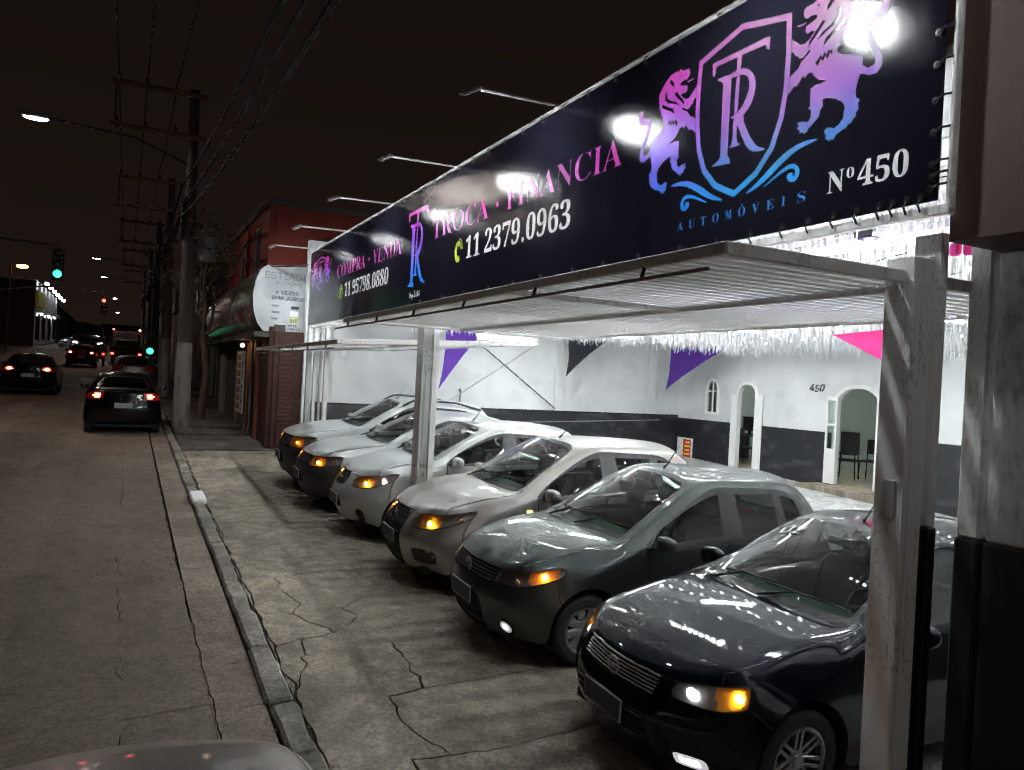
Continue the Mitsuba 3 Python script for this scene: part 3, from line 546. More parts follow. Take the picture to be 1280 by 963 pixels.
GLYPHS = json.loads(r'''{"A":[95,[[[-2,4,4,5,7,9,43,99,45,102,49,101,85,15,91,5,97,4,97,0,50,0,50,4,58,5,62,9,61,16,55,29,23,29,22,28,16,10,17,8,19,5,23,4,28,4,28,0,-2,0],[37,66,26,35,52,36,39,69]]]],"C":[102,[[[6,41,6,59,9,71,17,85,26,93,37,99,48,101,67,101,82,95,87,95,90,98,91,101,95,101,95,67,91,67,84,82,75,91,63,97,53,97,44,93,39,86,34,76,32,65,32,35,35,22,39,15,45,9,50,7,55,5,66,5,80,11,85,14,93,23,95,23,97,20,97,17,85,6,75,1,65,-2,47,-2,37,1,27,6,17,15,9,28]]]],"D":[108,[[[3,99,63,99,77,95,87,89,93,83,97,75,102,59,102,40,100,30,95,19,91,13,78,5,63,1,5,0,5,4,12,5,16,11,16,87,13,94,3,96],[41,90,40,10,43,6,53,5,58,7,64,10,69,14,73,22,77,42,76,64,73,78,69,84,63,91,56,94,46,95,42,93]]]],"E":[97,[[[3,0,3,4,9,4,15,8,17,15,16,88,12,94,10,95,3,96,3,99,87,99,87,70,83,70,83,76,79,84,76,87,70,91,57,94,45,94,41,92,40,54,48,54,54,57,60,64,63,75,67,75,67,26,63,26,61,38,59,42,55,45,49,48,40,49,40,11,42,7,46,6,57,6,70,9,77,13,83,19,90,31,94,31,88,0]]]],"F":[88,[[[3,0,3,4,7,4,12,6,15,8,16,13,16,88,12,93,8,95,4,95,3,99,86,99,86,70,82,70,81,78,77,85,73,89,68,92,59,94,44,94,42,93,40,91,40,54,49,55,54,57,60,66,62,76,66,76,66,26,62,26,59,39,54,46,46,49,40,48,40,12,41,8,46,5,56,4,56,0]]]],"I":[57,[[[3,0,3,4,11,5,15,8,17,15,17,86,16,90,13,94,3,96,3,99,53,99,53,96,44,94,40,89,40,13,43,7,47,5,53,4,54,0]]]],"M":[139,[[[3,0,3,4,10,5,15,8,17,15,17,86,15,93,9,95,3,96,3,99,41,99,69,32,97,99,135,99,134,95,130,95,125,92,123,88,122,83,123,11,126,5,130,4,135,4,135,0,87,0,87,4,93,5,98,8,99,14,99,85,63,0,59,0,58,1,29,72,25,82,23,82,23,12,26,6,32,4,37,4,37,0]]]],"N":[108,[[[4,0,4,4,9,4,15,7,17,13,17,85,8,95,4,96,4,99,35,99,85,38,85,90,82,93,80,95,72,96,72,99,105,99,105,96,99,95,94,93,92,86,92,-3,88,-3,87,-1,24,75,23,12,25,8,28,5,36,4,37,0]]]],"O":[115,[[[6,43,6,56,8,66,16,82,22,89,30,95,40,99,48,101,61,102,71,101,79,98,87,93,98,83,102,77,105,71,109,57,109,42,107,35,103,25,99,17,93,11,83,4,76,1,66,-2,57,-3,45,-1,37,1,26,7,19,14,13,21,9,29],[32,64,33,32,36,20,42,10,47,5,54,3,64,3,70,6,76,13,80,22,82,32,83,61,79,80,73,89,68,94,61,97,50,96,43,92,38,86,35,78]]]],"P":[91,[[[3,0,3,4,8,4,13,6,16,12,16,88,13,93,3,96,3,99,59,99,71,97,80,93,86,86,89,77,89,65,85,57,77,50,69,47,57,45,40,44,40,12,42,7,44,5,53,4,53,0],[40,51,48,50,54,51,58,53,62,59,64,68,63,81,60,89,54,93,44,94,40,90]]]],"R":[103,[[[3,0,3,4,8,4,13,6,16,12,16,88,13,93,3,96,3,99,58,99,73,97,83,91,87,88,90,82,91,75,91,67,88,61,83,55,75,51,70,49,69,48,96,8,101,4,105,4,105,0,74,0,43,47,40,46,40,12,42,7,44,5,53,4,53,0],[40,52,51,51,56,53,63,58,65,62,66,67,65,83,63,89,56,93,44,94,41,93,40,90]]]],"S":[85,[[[9,35,14,34,16,25,20,16,23,11,30,6,38,3,48,3,53,5,58,9,61,16,61,23,59,26,52,33,31,43,24,48,17,55,11,65,11,80,16,91,22,97,27,99,33,101,43,102,52,101,62,97,67,97,69,99,70,102,74,102,74,69,70,70,69,76,63,87,57,92,48,97,40,97,32,95,28,90,26,85,27,78,33,71,64,55,69,52,75,45,78,37,79,26,77,17,73,10,64,3,53,-1,35,-2,17,3,14,0,13,-3,10,-3]]]],"T":[93,[[[3,69,3,99,89,99,89,69,86,69,85,75,83,82,78,89,70,93,63,95,57,94,57,14,59,7,62,5,66,4,71,4,71,0,20,0,20,4,26,4,30,6,34,13,34,95,22,93,16,90,11,85,9,80,7,70]]]],"U":[107,[[[3,99,53,99,53,96,43,94,41,92,39,87,39,27,41,18,43,12,50,7,57,5,67,5,76,9,81,15,85,26,85,88,81,94,73,95,72,99,103,99,103,96,96,93,93,88,91,25,87,11,80,4,75,1,66,-2,45,-3,34,0,29,3,24,7,19,15,16,27,16,86,15,91,10,95,3,96]]]],"V":[93,[[[-3,96,-3,99,46,99,46,96,36,95,33,91,33,88,53,40,57,33,77,86,77,92,74,95,65,96,65,99,97,99,97,96,90,94,84,86,50,-3,46,-3,45,-1,7,88,4,93]]]],"0":[82,[[[5,52,6,71,10,87,15,95,23,102,34,106,48,106,58,103,62,100,68,93,73,84,76,71,77,39,72,19,67,11,59,3,47,-1,35,-1,27,1,20,5,13,13,8,25,5,39],[28,70,29,24,33,13,37,9,39,8,46,9,51,17,53,28,54,70,51,90,47,95,44,97,39,97,35,95,31,89,30,84]]]],"1":[82,[[[8,79,6,87,18,91,39,105,55,105,55,14,57,10,60,8,75,8,75,0,14,0,15,8,29,8,33,12,33,89,32,89,22,78,16,75,10,77]]]],"2":[82,[[[5,0,5,15,31,41,41,53,47,64,49,75,49,89,47,92,42,97,36,97,31,95,28,92,25,85,25,72,16,73,8,77,6,81,6,91,7,94,15,101,23,105,29,106,47,106,60,102,67,96,71,90,71,76,69,70,63,59,53,48,20,16,58,17,63,21,67,31,75,31,75,0]]]],"3":[82,[[[4,14,4,19,6,23,11,27,17,27,18,18,23,12,32,9,40,9,45,11,49,16,53,25,53,34,51,38,46,45,36,49,21,50,21,59,37,59,42,62,46,66,49,78,49,83,47,91,42,97,35,97,31,96,28,93,25,87,25,75,18,75,10,77,7,81,5,84,5,91,7,95,16,103,29,106,50,105,57,103,64,99,67,96,71,90,71,77,68,69,61,61,51,56,57,54,66,49,72,43,74,39,75,34,75,26,73,17,69,11,61,4,53,1,43,-1,27,-1,20,0,11,4,7,8]]]],"4":[82,[[[2,27,2,37,3,39,43,104,64,105,64,37,79,37,79,27,64,27,64,15,68,9,71,8,78,8,78,0,27,0,27,8,35,8,39,9,41,12,43,16,43,27],[35,73,13,37,41,37,43,38,43,88,42,88]]]],"5":[82,[[[6,13,6,20,7,23,11,25,17,27,19,19,21,15,25,11,31,9,41,10,44,11,49,18,52,29,52,35,50,44,49,47,42,52,36,54,27,54,15,51,9,54,13,105,69,105,69,78,61,78,59,86,56,89,23,89,21,66,21,62,27,63,46,63,52,62,61,58,67,54,72,46,74,39,73,22,68,11,59,4,49,0,43,-1,27,-1,14,3,9,7]]]],"6":[82,[[[7,39,7,57,10,75,16,89,25,99,34,104,41,106,60,105,71,100,74,94,74,87,70,81,63,79,57,79,56,88,54,94,51,97,44,97,40,95,35,90,31,84,27,64,28,59,33,62,40,64,57,63,67,59,73,52,77,41,77,27,73,14,64,4,59,1,49,-1,37,-1,24,3,17,10,12,17,9,27],[27,48,28,32,30,22,35,13,38,10,42,8,48,9,53,16,55,24,55,40,51,51,49,53,44,55,40,55,34,53]]]],"7":[82,[[[7,74,7,105,77,105,77,95,37,0,25,0,25,2,63,88,22,89,19,87,17,84,15,74]]]],"8":[82,[[[5,21,5,32,7,38,14,46,25,53,13,63,9,71,8,85,12,95,15,98,21,103,33,106,49,106,57,104,63,101,67,97,72,89,73,81,73,75,70,69,65,64,54,56,67,49,73,43,77,36,77,21,73,11,64,3,55,0,48,-1,32,-1,21,1,13,6,7,13],[24,29,25,18,27,14,31,9,36,7,42,7,49,9,55,14,57,19,57,28,56,32,49,40,37,47,35,47,29,42,25,35],[29,76,31,72,36,66,44,62,47,63,53,70,55,77,54,87,51,92,45,97,37,97,34,96,31,92,29,86]]]],"9":[82,[[[5,63,5,78,7,86,13,95,19,101,32,106,45,106,58,101,65,95,70,87,74,75,75,66,75,48,71,27,67,17,60,8,50,1,40,-1,23,-1,15,3,12,6,9,12,9,18,11,21,15,23,17,23,21,14,25,10,30,8,40,9,46,13,51,22,53,30,55,49,54,49,53,47,47,43,41,41,24,41,18,44,13,48,8,55],[27,80,27,61,30,56,33,53,39,51,45,51,49,53,54,59,55,70,53,82,49,90,44,95,36,96,34,95,29,90]]]],"o":[73,[[[4,29,5,43,8,53,16,63,27,69,43,69,51,67,61,59,67,48,69,38,69,29,66,16,62,9,57,4,46,-1,31,-2,19,3,13,8,9,13,7,18],[25,41,26,16,29,7,34,3,40,3,42,4,46,9,47,14,48,44,45,60,42,64,39,65,32,64,29,61,27,58]]]],".":[39,[[[11,4,11,12,12,15,15,17,21,18,27,15,29,11,29,4,25,-1,22,-2,17,-2,13,0]]]],"sD":[110,[[[14,47,15,59,22,71,31,79,46,87,61,91,79,91,95,87,100,82,107,85,113,85,113,83,105,78,111,67,113,59,113,44,109,29,99,11,89,4,82,1,67,-1,53,3,41,-1,25,-1,19,1,15,5,15,10,19,15,24,16,36,15,51,11,58,22,79,61,97,79,94,82,80,87,64,87,50,82,39,73,31,60,27,48,28,39,30,36,34,34,40,34,47,37,59,47,66,62,67,73,71,74,71,73,71,62,66,49,55,37,47,32,39,30,26,32,17,39],[79,20,64,7,69,5,83,6,91,11,100,21,107,37,109,50,107,64,102,74,100,74,96,65,89,41,84,28],[19,9,22,5,29,3,38,3,45,7,33,12,23,12]]]],"sS":[91,[[[5,14,7,23,9,26,15,29,23,29,27,28,29,25,29,19,27,15,18,14,15,11,17,6,24,3,32,3,38,5,43,9,51,18,57,31,58,35,49,37,41,41,36,47,33,53,33,63,36,70,40,75,50,84,58,88,71,91,88,91,90,90,89,87,74,87,64,83,57,79,47,66,45,58,46,46,52,41,60,39,68,55,75,67,93,85,106,91,115,91,119,89,123,85,123,75,117,62,102,49,82,39,78,29,72,20,56,6,39,-1,22,-1,11,3,6,9],[90,63,85,44,95,51,109,65,115,79,115,84,112,87,105,86,98,78]]]],"sa":[77,[[[3,11,4,18,9,27,15,34,24,41,34,45,43,45,49,43,52,40,54,45,70,45,53,8,55,7,58,8,67,16,71,13,57,2,51,-1,42,-1,37,3,36,8,27,1,13,-1,5,5],[23,20,18,5,20,3,23,3,28,5,35,12,48,34,47,40,40,41,33,35]]]],"sy":[85,[[[-6,-35,-5,-27,3,-17,21,-6,36,-1,40,7,39,8,35,3,28,-1,23,-1,15,1,12,7,12,13,17,24,23,34,20,33,13,27,10,25,8,29,11,32,29,45,36,45,39,43,40,40,40,31,37,24,27,7,27,4,30,4,44,19,61,44,79,45,59,8,64,10,72,16,75,13,64,5,53,-1,39,-24,27,-37,16,-43,3,-44,-3,-41],[3,-37,6,-40,10,-40,15,-37,26,-20,33,-7,18,-13,6,-23,2,-30]]]],"so":[65,[[[4,10,4,18,7,25,15,35,24,41,34,45,44,45,51,43,55,39,56,35,55,25,48,15,49,13,57,18,59,14,53,10,46,7,38,6,32,1,21,-1,10,1,6,5],[22,13,22,4,26,4,30,7,31,12,35,15,38,15,42,20,47,32,46,40,44,41,41,39,31,28]]]],"sl":[61,[[[8,27,22,42,47,83,51,85,65,86,28,18,25,11,24,6,27,5,30,6,41,17,44,15,44,13,28,0,21,-1,16,-1,11,3,9,7,9,15,15,28,12,25]]]],"s&":[107,[[[8,33,9,39,13,45,29,58,20,71,18,77,18,90,22,98,29,103,37,106,52,106,57,105,63,101,67,96,70,88,70,80,69,75,63,67,50,57,50,56,77,29,83,37,87,52,100,53,100,49,95,35,86,20,107,0,89,0,77,12,68,5,56,0,33,-1,25,1,19,4,12,11,8,21],[22,23,24,18,28,13,37,10,54,11,64,17,68,20,38,50,28,43,23,36,21,32],[30,85,33,73,42,64,50,70,55,76,57,86,54,93,49,95,42,96,37,95,32,90]]]]}''')
def glyph_poly(ch):
    adv, polys = GLYPHS[ch]
    out = []
    for rings in polys:
        q = [list(zip(r[::2], r[1::2])) for r in rings]
        out.append(Polygon(q[0], q[1:]).buffer(0))
    return adv, unary_union(out) if out else Polygon()
def serif(text, width, height, thin=0.0, prefix='', space=0.0):
    """lettering as polygons, fitted to width x cap height"""
    x, ps = 0.0, []
    for c in text:
        if c == ' ':
            x += 34; continue
        if c == '*':
            ps.append(Point(x + 14, 38).buffer(9)); x += 40; continue
        base = {'Ó': 'O'}.get(c, c)
        adv, g = glyph_poly(prefix + base if prefix + base in GLYPHS else base)
        if c == 'Ó':
            g = unary_union([g, Polygon([(42, 108), (56, 108), (70, 128), (56, 130)])])
        if thin: g = g.buffer(-thin)
        ps.append((affinity.translate(g, x, 0))); x += adv + space
    u = unary_union(ps)
    x0, _, x1, _ = u.bounds
    return affinity.affine_transform(u, [width / (x1 - x0), 0, 0, height / 100, -x0 * width / (x1 - x0), 0])
def sheet(poly, y0, z0, t=0.0015, x=XS):
    return on_x(extr(poly, t), x, y0, z0)
def chaikin(P, n=2):
    P = np.asarray(P, float)
    for _ in range(n):
        Q = np.roll(P, -1, 0)
        P = np.stack([0.75 * P + 0.25 * Q, 0.25 * P + 0.75 * Q], 1).reshape(-1, 2)
    return P

sign = thing('banner_sign', 'long black glossy banner over the lot front with pink, blue and white lettering', 'sign')
ban = sbox(0, 0, SY1 - SY0, SZ1 - SZ0)
bm = trimesh.Trimesh(*trimesh.remesh.subdivide_to_size(*(lambda m: (m.vertices, m.faces))(extr(ban, 0.012)), 0.5), process=False)
part(sign, 'banner', on_x(bm, XS + 0.013, SY1, SZ0), 'm_banner')
part(sign, 'lettering', sheet(serif('COMPRA', 1.92, 0.245, 2.0), 14.80, 4.36), 'm_ink_pink')
part(sign, 'lettering', sheet(serif('VENDA', 1.47, 0.245, 2.0), 12.42, 4.35), 'm_ink_pink')
part(sign, 'lettering', sheet(serif('TROCA', 1.75, 0.245, 2.0), 9.66, 4.37), 'm_ink_pink')
part(sign, 'lettering', sheet(serif('FINANCIA', 2.14, 0.245, 2.0), 7.45, 4.37), 'm_ink_pink')
for y in (12.66, 7.69):
    part(sign, 'bullet_dot', sheet(Point(0, 0).buffer(0.03), y, 4.48), 'm_ink_pink')
part(sign, 'phone_number', sheet(serif('11 95798.0880', 2.64, 0.25, 0), 14.18, 3.965), 'm_ink_white')
part(sign, 'phone_number', sheet(serif('11 2379.0963', 2.42, 0.255, 0), 8.52, 3.985), 'm_ink_white')
part(sign, 'street_number', sheet(unary_union([serif('N', 0.115, 0.125), affinity.translate(serif('o', 0.05, 0.085, 0), 0.13, 0.062), affinity.translate(serif('450', 0.31, 0.135), 0.205, 0)]), 3.20, 3.722), 'm_ink_white')
au = 'AUTOMÓVEIS'
for i, c in enumerate(au):
    part(sign, 'lettering', sheet(serif(c, 0.03 if c == 'I' else 0.062, 0.062 if c != 'Ó' else 0.062, 1.5), 4.545 - i * 0.125, 3.712), 'm_ink_blue')
# telephone symbols
def handset(w, h):
    arc = Point(0, 0).buffer(1.0).difference(Point(0.45, 0.1).buffer(0.80)).intersection(sbox(-1.2, -1.2, 0.35, 1.2))
    ends = unary_union([Point(0.12, 0.75).buffer(0.30), Point(0.22, -0.68).buffer(0.30)])
    waves = unary_union([Point(0.2, 0.25).buffer(r).difference(Point(0.2, 0.25).buffer(r - 0.11)).intersection(Polygon([(0.2, 0.25), (1.6, 0.1), (1.2, 1.6), (0.25, 1.6)])) for r in (0.42, 0.68, 0.94)])
    return affinity.scale(unary_union([arc, ends, waves]), w / 2, h / 2, origin=(0, 0))
part(sign, 'telephone_symbol', sheet(handset(0.22, 0.26), 8.75, 4.10), 'm_ink_lime')
bub = Point(0, 0).buffer(0.13).difference(Point(0, 0).buffer(0.105)).union(Polygon([(-0.13, -0.14), (-0.115, -0.03), (-0.04, -0.115)])).union(affinity.scale(handset(0.13, 0.15), 1, 1))
part(sign, 'message_symbol', sheet(bub, 14.45, 4.08), 'm_ink_lime')
# crest: shield, monogram, two lions, scrolls
LOGO = json.loads(r'''{"lion":[[0.526,0.992],[0.533,1.019],[0.558,1.024],[0.587,1.024],[0.614,1.029],[0.62,1.046],[0.637,1.052],[0.648,1.036],[0.679,1.047],[0.715,1.044],[0.745,1.043],[0.793,1.015],[0.826,0.991],[0.865,0.95],[0.883,0.917],[0.866,0.898],[0.879,0.874],[0.862,0.857],[0.873,0.828],[0.848,0.823],[0.852,0.801],[0.835,0.781],[0.841,0.763],[0.817,0.756],[0.823,0.732],[0.805,0.723],[0.813,0.703],[0.785,0.694],[0.79,0.673],[0.807,0.652],[0.852,0.631],[0.909,0.614],[0.954,0.592],[0.968,0.573],[0.964,0.533],[1.002,0.505],[1.039,0.507],[1.055,0.523],[1.04,0.566],[1.016,0.61],[0.992,0.655],[0.978,0.706],[0.97,0.755],[0.984,0.786],[1.026,0.792],[1.058,0.801],[1.075,0.83],[1.083,0.862],[1.103,0.876],[1.122,0.855],[1.123,0.81],[1.111,0.771],[1.08,0.757],[1.039,0.755],[1.014,0.738],[1.013,0.702],[1.035,0.649],[1.067,0.592],[1.093,0.538],[1.09,0.49],[1.062,0.461],[1.017,0.464],[0.973,0.487],[0.955,0.49],[0.948,0.475],[0.936,0.437],[0.928,0.394],[0.935,0.364],[0.961,0.345],[0.948,0.33],[0.955,0.294],[0.938,0.284],[0.942,0.265],[0.923,0.252],[0.911,0.231],[0.887,0.23],[0.879,0.212],[0.852,0.211],[0.835,0.2],[0.806,0.193],[0.802,0.176],[0.785,0.167],[0.778,0.182],[0.761,0.167],[0.754,0.184],[0.737,0.187],[0.744,0.207],[0.728,0.225],[0.733,0.241],[0.756,0.247],[0.798,0.23],[0.832,0.245],[0.858,0.273],[0.861,0.31],[0.865,0.338],[0.84,0.374],[0.786,0.407],[0.726,0.429],[0.697,0.427],[0.705,0.386],[0.685,0.37],[0.68,0.335],[0.64,0.305],[0.605,0.282],[0.593,0.267],[0.571,0.261],[0.568,0.276],[0.542,0.273],[0.546,0.287],[0.517,0.307],[0.537,0.312],[0.523,0.335],[0.568,0.332],[0.6,0.318],[0.623,0.349],[0.622,0.389],[0.598,0.402],[0.613,0.413],[0.611,0.492],[0.611,0.516],[0.648,0.525],[0.696,0.523],[0.734,0.529],[0.67,0.551],[0.634,0.581],[0.611,0.614],[0.582,0.62],[0.558,0.598],[0.544,0.617],[0.534,0.614],[0.518,0.589],[0.496,0.566],[0.475,0.575],[0.455,0.555],[0.425,0.529],[0.417,0.567],[0.43,0.629],[0.462,0.649],[0.5,0.667],[0.523,0.697],[0.542,0.726],[0.508,0.732],[0.497,0.75],[0.478,0.755],[0.469,0.78],[0.433,0.799],[0.42,0.836],[0.433,0.883],[0.447,0.862],[0.475,0.841],[0.513,0.807],[0.548,0.804],[0.578,0.818],[0.619,0.854],[0.59,0.869],[0.563,0.858],[0.547,0.88],[0.55,0.906],[0.599,0.917],[0.633,0.929],[0.626,0.951],[0.584,0.96],[0.557,0.953],[0.535,0.968]],"slits":[[[0.671,0.895],[0.69,0.883],[0.639,0.835],[0.598,0.801],[0.575,0.778],[0.582,0.807],[0.626,0.849]],[[0.787,0.93],[0.801,0.92],[0.802,0.877],[0.758,0.837],[0.7,0.821],[0.642,0.795],[0.676,0.825],[0.734,0.846],[0.779,0.877]],[[0.741,1.006],[0.757,0.995],[0.721,0.957],[0.702,0.946],[0.705,0.974]],[[0.829,0.847],[0.839,0.832],[0.795,0.804],[0.739,0.778],[0.688,0.744],[0.703,0.782],[0.76,0.808]],[[0.753,0.704],[0.75,0.673],[0.735,0.693],[0.721,0.655],[0.705,0.685],[0.688,0.65],[0.674,0.681],[0.652,0.637],[0.636,0.662],[0.652,0.674],[0.668,0.693],[0.682,0.671],[0.699,0.698],[0.713,0.674],[0.727,0.707],[0.74,0.689]],[[0.583,0.752],[0.591,0.743],[0.541,0.718],[0.529,0.705],[0.54,0.728]],[[0.628,1.005],[0.642,1.005],[0.638,0.995]]],"tong":[[0.476,0.939],[0.514,0.934],[0.548,0.933],[0.546,0.926],[0.515,0.926],[0.484,0.928]],"outer":[[-0.426,1.035],[0.0,1.14],[0.435,1.043],[0.442,0.824],[0.438,0.585],[0.42,0.365],[0.345,0.206],[0.219,0.095],[0.009,-0.01],[-0.145,0.085],[-0.29,0.233],[-0.401,0.406],[-0.441,0.584],[-0.434,0.787]],"inner":[[-0.378,1.0],[0.018,1.106],[0.403,1.019],[0.409,0.82],[0.403,0.596],[0.383,0.376],[0.313,0.231],[0.189,0.127],[0.006,0.025],[-0.127,0.111],[-0.253,0.242],[-0.353,0.403],[-0.392,0.574],[-0.394,0.775]],"tT":[[-0.275,0.964],[0.224,0.961],[0.252,0.956],[0.253,0.879],[0.234,0.893],[0.223,0.924],[0.006,0.934],[-0.002,0.843],[-0.031,0.842],[-0.028,0.935],[-0.243,0.939],[-0.255,0.878],[-0.271,0.883]],"stem":[[-0.217,0.838],[-0.126,0.835],[-0.087,0.819],[-0.089,0.29],[-0.061,0.249],[-0.06,0.231],[-0.224,0.247],[-0.165,0.273],[-0.151,0.295],[-0.159,0.8]],"bowl":[[-0.126,0.835],[-0.002,0.843],[0.078,0.816],[0.129,0.759],[0.152,0.693],[0.136,0.605],[0.088,0.542],[0.035,0.514],[0.118,0.363],[0.187,0.278],[0.276,0.243],[0.208,0.243],[0.138,0.26],[0.081,0.313],[-0.026,0.513],[-0.083,0.539],[-0.033,0.543],[0.03,0.576],[0.08,0.647],[0.095,0.711],[0.071,0.77],[0.013,0.803],[-0.086,0.804]],"stem2":[[-0.031,0.842],[-0.002,0.843],[-0.006,0.569],[-0.014,0.555],[-0.044,0.553]],"stem3":[[-0.047,0.525],[-0.006,0.514],[-0.004,0.352],[0.051,0.329],[-0.087,0.329],[-0.039,0.361]],"sw1":[[0.08,-0.017],[0.222,0.052],[0.35,0.14],[0.473,0.199],[0.594,0.216],[0.696,0.202],[0.635,0.19],[0.536,0.176],[0.436,0.133],[0.312,0.058],[0.203,0.006]],"sw2":[[0.245,-0.005],[0.335,0.045],[0.428,0.09],[0.5,0.105],[0.554,0.069],[0.556,0.014],[0.519,-0.018],[0.466,-0.002],[0.451,0.037],[0.483,0.052],[0.509,0.037],[0.498,0.02],[0.522,0.024],[0.52,0.061],[0.486,0.077],[0.399,0.056],[0.315,0.017]]}''')
P_ = lambda k, n=1: Polygon(chaikin(LOGO[k], n)).buffer(0)
sh_o = [(-0.426, 1.035), (0.0, 1.14), (0.43, 1.04), (0.44, 0.80), (0.435, 0.585), (0.405, 0.40), (0.335, 0.226), (0.205, 0.09), (0.0, -0.01), (-0.205, 0.09), (-0.335, 0.226), (-0.405, 0.40), (-0.435, 0.585), (-0.44, 0.80)]
shield = Polygon(sh_o).buffer(0.02, join_style=1).buffer(-0.02, join_style=2).difference(Polygon(sh_o).buffer(-0.042, join_style=2))
mono = unary_union([Polygon(LOGO[k]).buffer(0.004) if k in ('tT', 'stem') else P_(k, 1) for k in ('tT', 'stem', 'bowl', 'stem2', 'stem3')])
lion = Polygon(LOGO['lion']).buffer(0.004).buffer(-0.002).difference(unary_union([Polygon(s).buffer(0.002) for s in LOGO['slits']])).union(Polygon(LOGO['tong']))
mirror = lambda g: affinity.scale(g, -1, 1, origin=(0, 0))
scroll = unary_union([P_('sw1', 2), P_('sw2', 2)])
C0, Z0 = 3.97, 3.86
part(sign, 'shield', sheet(shield, C0, Z0), 'm_ink_gradient')
part(sign, 'monogram', sheet(mono, C0, Z0), 'm_ink_gradient')
part(sign, 'lion', sheet(lion.difference(shield.buffer(0.004)), C0, Z0), 'm_ink_gradient')
part(sign, 'lion', sheet(mirror(lion).difference(shield.buffer(0.004)), C0, Z0), 'm_ink_gradient')
part(sign, 'scroll', sheet(scroll, C0, Z0), 'm_ink_gradient')
part(sign, 'scroll', sheet(mirror(scroll), C0, Z0), 'm_ink_gradient')
# large monogram in the middle with a script line under it
mm_ = affinity.scale(affinity.translate(mono, 0, -0.235), 1.48, 1.46, origin=(0, 0))
part(sign, 'monogram', sheet(mm_, 10.26, 3.82), 'm_ink_gradient')
part(sign, 'script_line', sheet(serif('Day & Sol', 0.44, 0.085, 0, 's'), 10.50, 3.665), 'm_ink_white')
# the small crest at the far end
small = affinity.scale(unary_union([shield, mono, lion, mirror(lion)]), 0.80, 0.62, origin=(0, 0))
part(sign, 'crest', sheet(small, 16.25, 4.25), 'm_ink_gradient', label='purple crest at the far end of the banner')
# frame and lacing
part(sign, 'top_rail', tube([(XS + 0.02, SY0 - 0.07, SZ1 + 0.035), (XS + 0.02, SY1 + 0.02, SZ1 + 0.035)], 0.022, 10), 'm_steel_white', True)
part(sign, 'bottom_rail', bx(XS + 0.0, XS + 0.05, SY0 - 0.07, SY1 + 0.02, SZ0 - 0.075, SZ0 - 0.02, 0.006), 'm_steel_white')
part(sign, 'end_rail', tube([(XS + 0.02, SY0 - 0.06, SZ0 - 0.05), (XS + 0.02, SY0 - 0.06, SZ1 + 0.03)], 0.022, 10), 'm_steel_white', True)
part(sign, 'end_rail', tube([(XS + 0.02, SY1 + 0.01, SZ0 - 0.05), (XS + 0.02, SY1 + 0.01, SZ1 + 0.03)], 0.022, 10), 'm_steel_white', True)
def lace(p, q):
    p, q = np.array(p), np.array(q)
    k = part(sign, 'lace', tube([p, (p + q) / 2 + np.array([-0.03, 0, 0]), q], 0.006, 5), 'm_wire')
    put(key(k + '__eyelet'), lathe([(0.006, 0), (0.017, 0), (0.019, 0.005), (0.006, 0.006)], 12).apply_transform(trimesh.transformations.translation_matrix(p + np.array([-0.004, 0, 0])) @ trimesh.transformations.rotation_matrix(-math.pi / 2, (0, 1, 0))), 'm_chrome')
for y in (2.60, 2.68, 2.76, 2.84, 2.98, 3.14, 3.32, 3.52, 3.78, 4.1, 4.5, 5.0, 5.5, 6.0, 6.6, 7.2, 7.8, 8.5, 9.2, 10):
    lace((XS - 0.002, y, SZ0 + 0.03), (XS + 0.01, y + 0.01, SZ0 - 0.05))
for z in (3.62, 3.68, 3.74, 3.90, 4.06, 4.24, 4.40, 4.6, 4.8, 5.0):
    lace((XS - 0.002, SY0 + 0.03, z), (XS + 0.01, SY0 - 0.06, z + 0.02))
for i, y in enumerate(np.arange(4.2, 17.2, 0.42)):
    lace((XS - 0.002, y, SZ1 - 0.03), (XS + 0.02, y, SZ1 + 0.035))

# flood lights on arms over the banner: slim heads that look back at it
LAMP_Y = (3.75, 6.45, 9.0, 11.55, 14.3, 16.85)
where = ('nearest the camera', 'second from the camera', 'third from the camera', 'fourth from the camera', 'fifth from the camera', 'farthest from the camera')
for y, w in zip(LAMP_Y, where):
    t = thing('arm_floodlight', f'flood light on a thin arm over the top of the banner, {w}', 'lamp', 'flood lights over the banner')
    part(t, 'arm', tube([(XS + 0.02, y, SZ1 + 0.05), (2.76, y, SZ1 + 0.03)], 0.016, 8), 'm_white_paint', True)
    n_ = np.array([0.5, 0.26, -0.83]) if y > 5 else np.array([0.62, -0.22, -0.75]); n_ /= np.linalg.norm(n_)
    u_ = np.array([1.0, 0, 0]) - n_ * n_[0]; u_ /= np.linalg.norm(u_); w_ = np.cross(n_, u_)
    Mh = np.eye(4); Mh[:3, 0], Mh[:3, 1], Mh[:3, 2], Mh[:3, 3] = u_, w_, n_, (2.66, y, SZ1 + 0.0)
    hb = bx(-0.09, 0.09, -0.08, 0.08, -0.014, 0.014, 0.006); hb.apply_transform(Mh)
    part(t, 'head', hb, 'm_white_paint')
    em = trimesh.Trimesh([(-0.07, -0.06, 0.0155), (0.07, -0.06, 0.0155), (0.07, 0.06, 0.0155), (-0.07, 0.06, 0.0155)], [(0, 1, 2), (0, 2, 3)], process=False)
    em.apply_transform(Mh)
    part(t, 'led_panel', em, 'm_white_paint', **glow(np.array((0.93, 0.98, 1.0)) * FLOOD, 1.6))

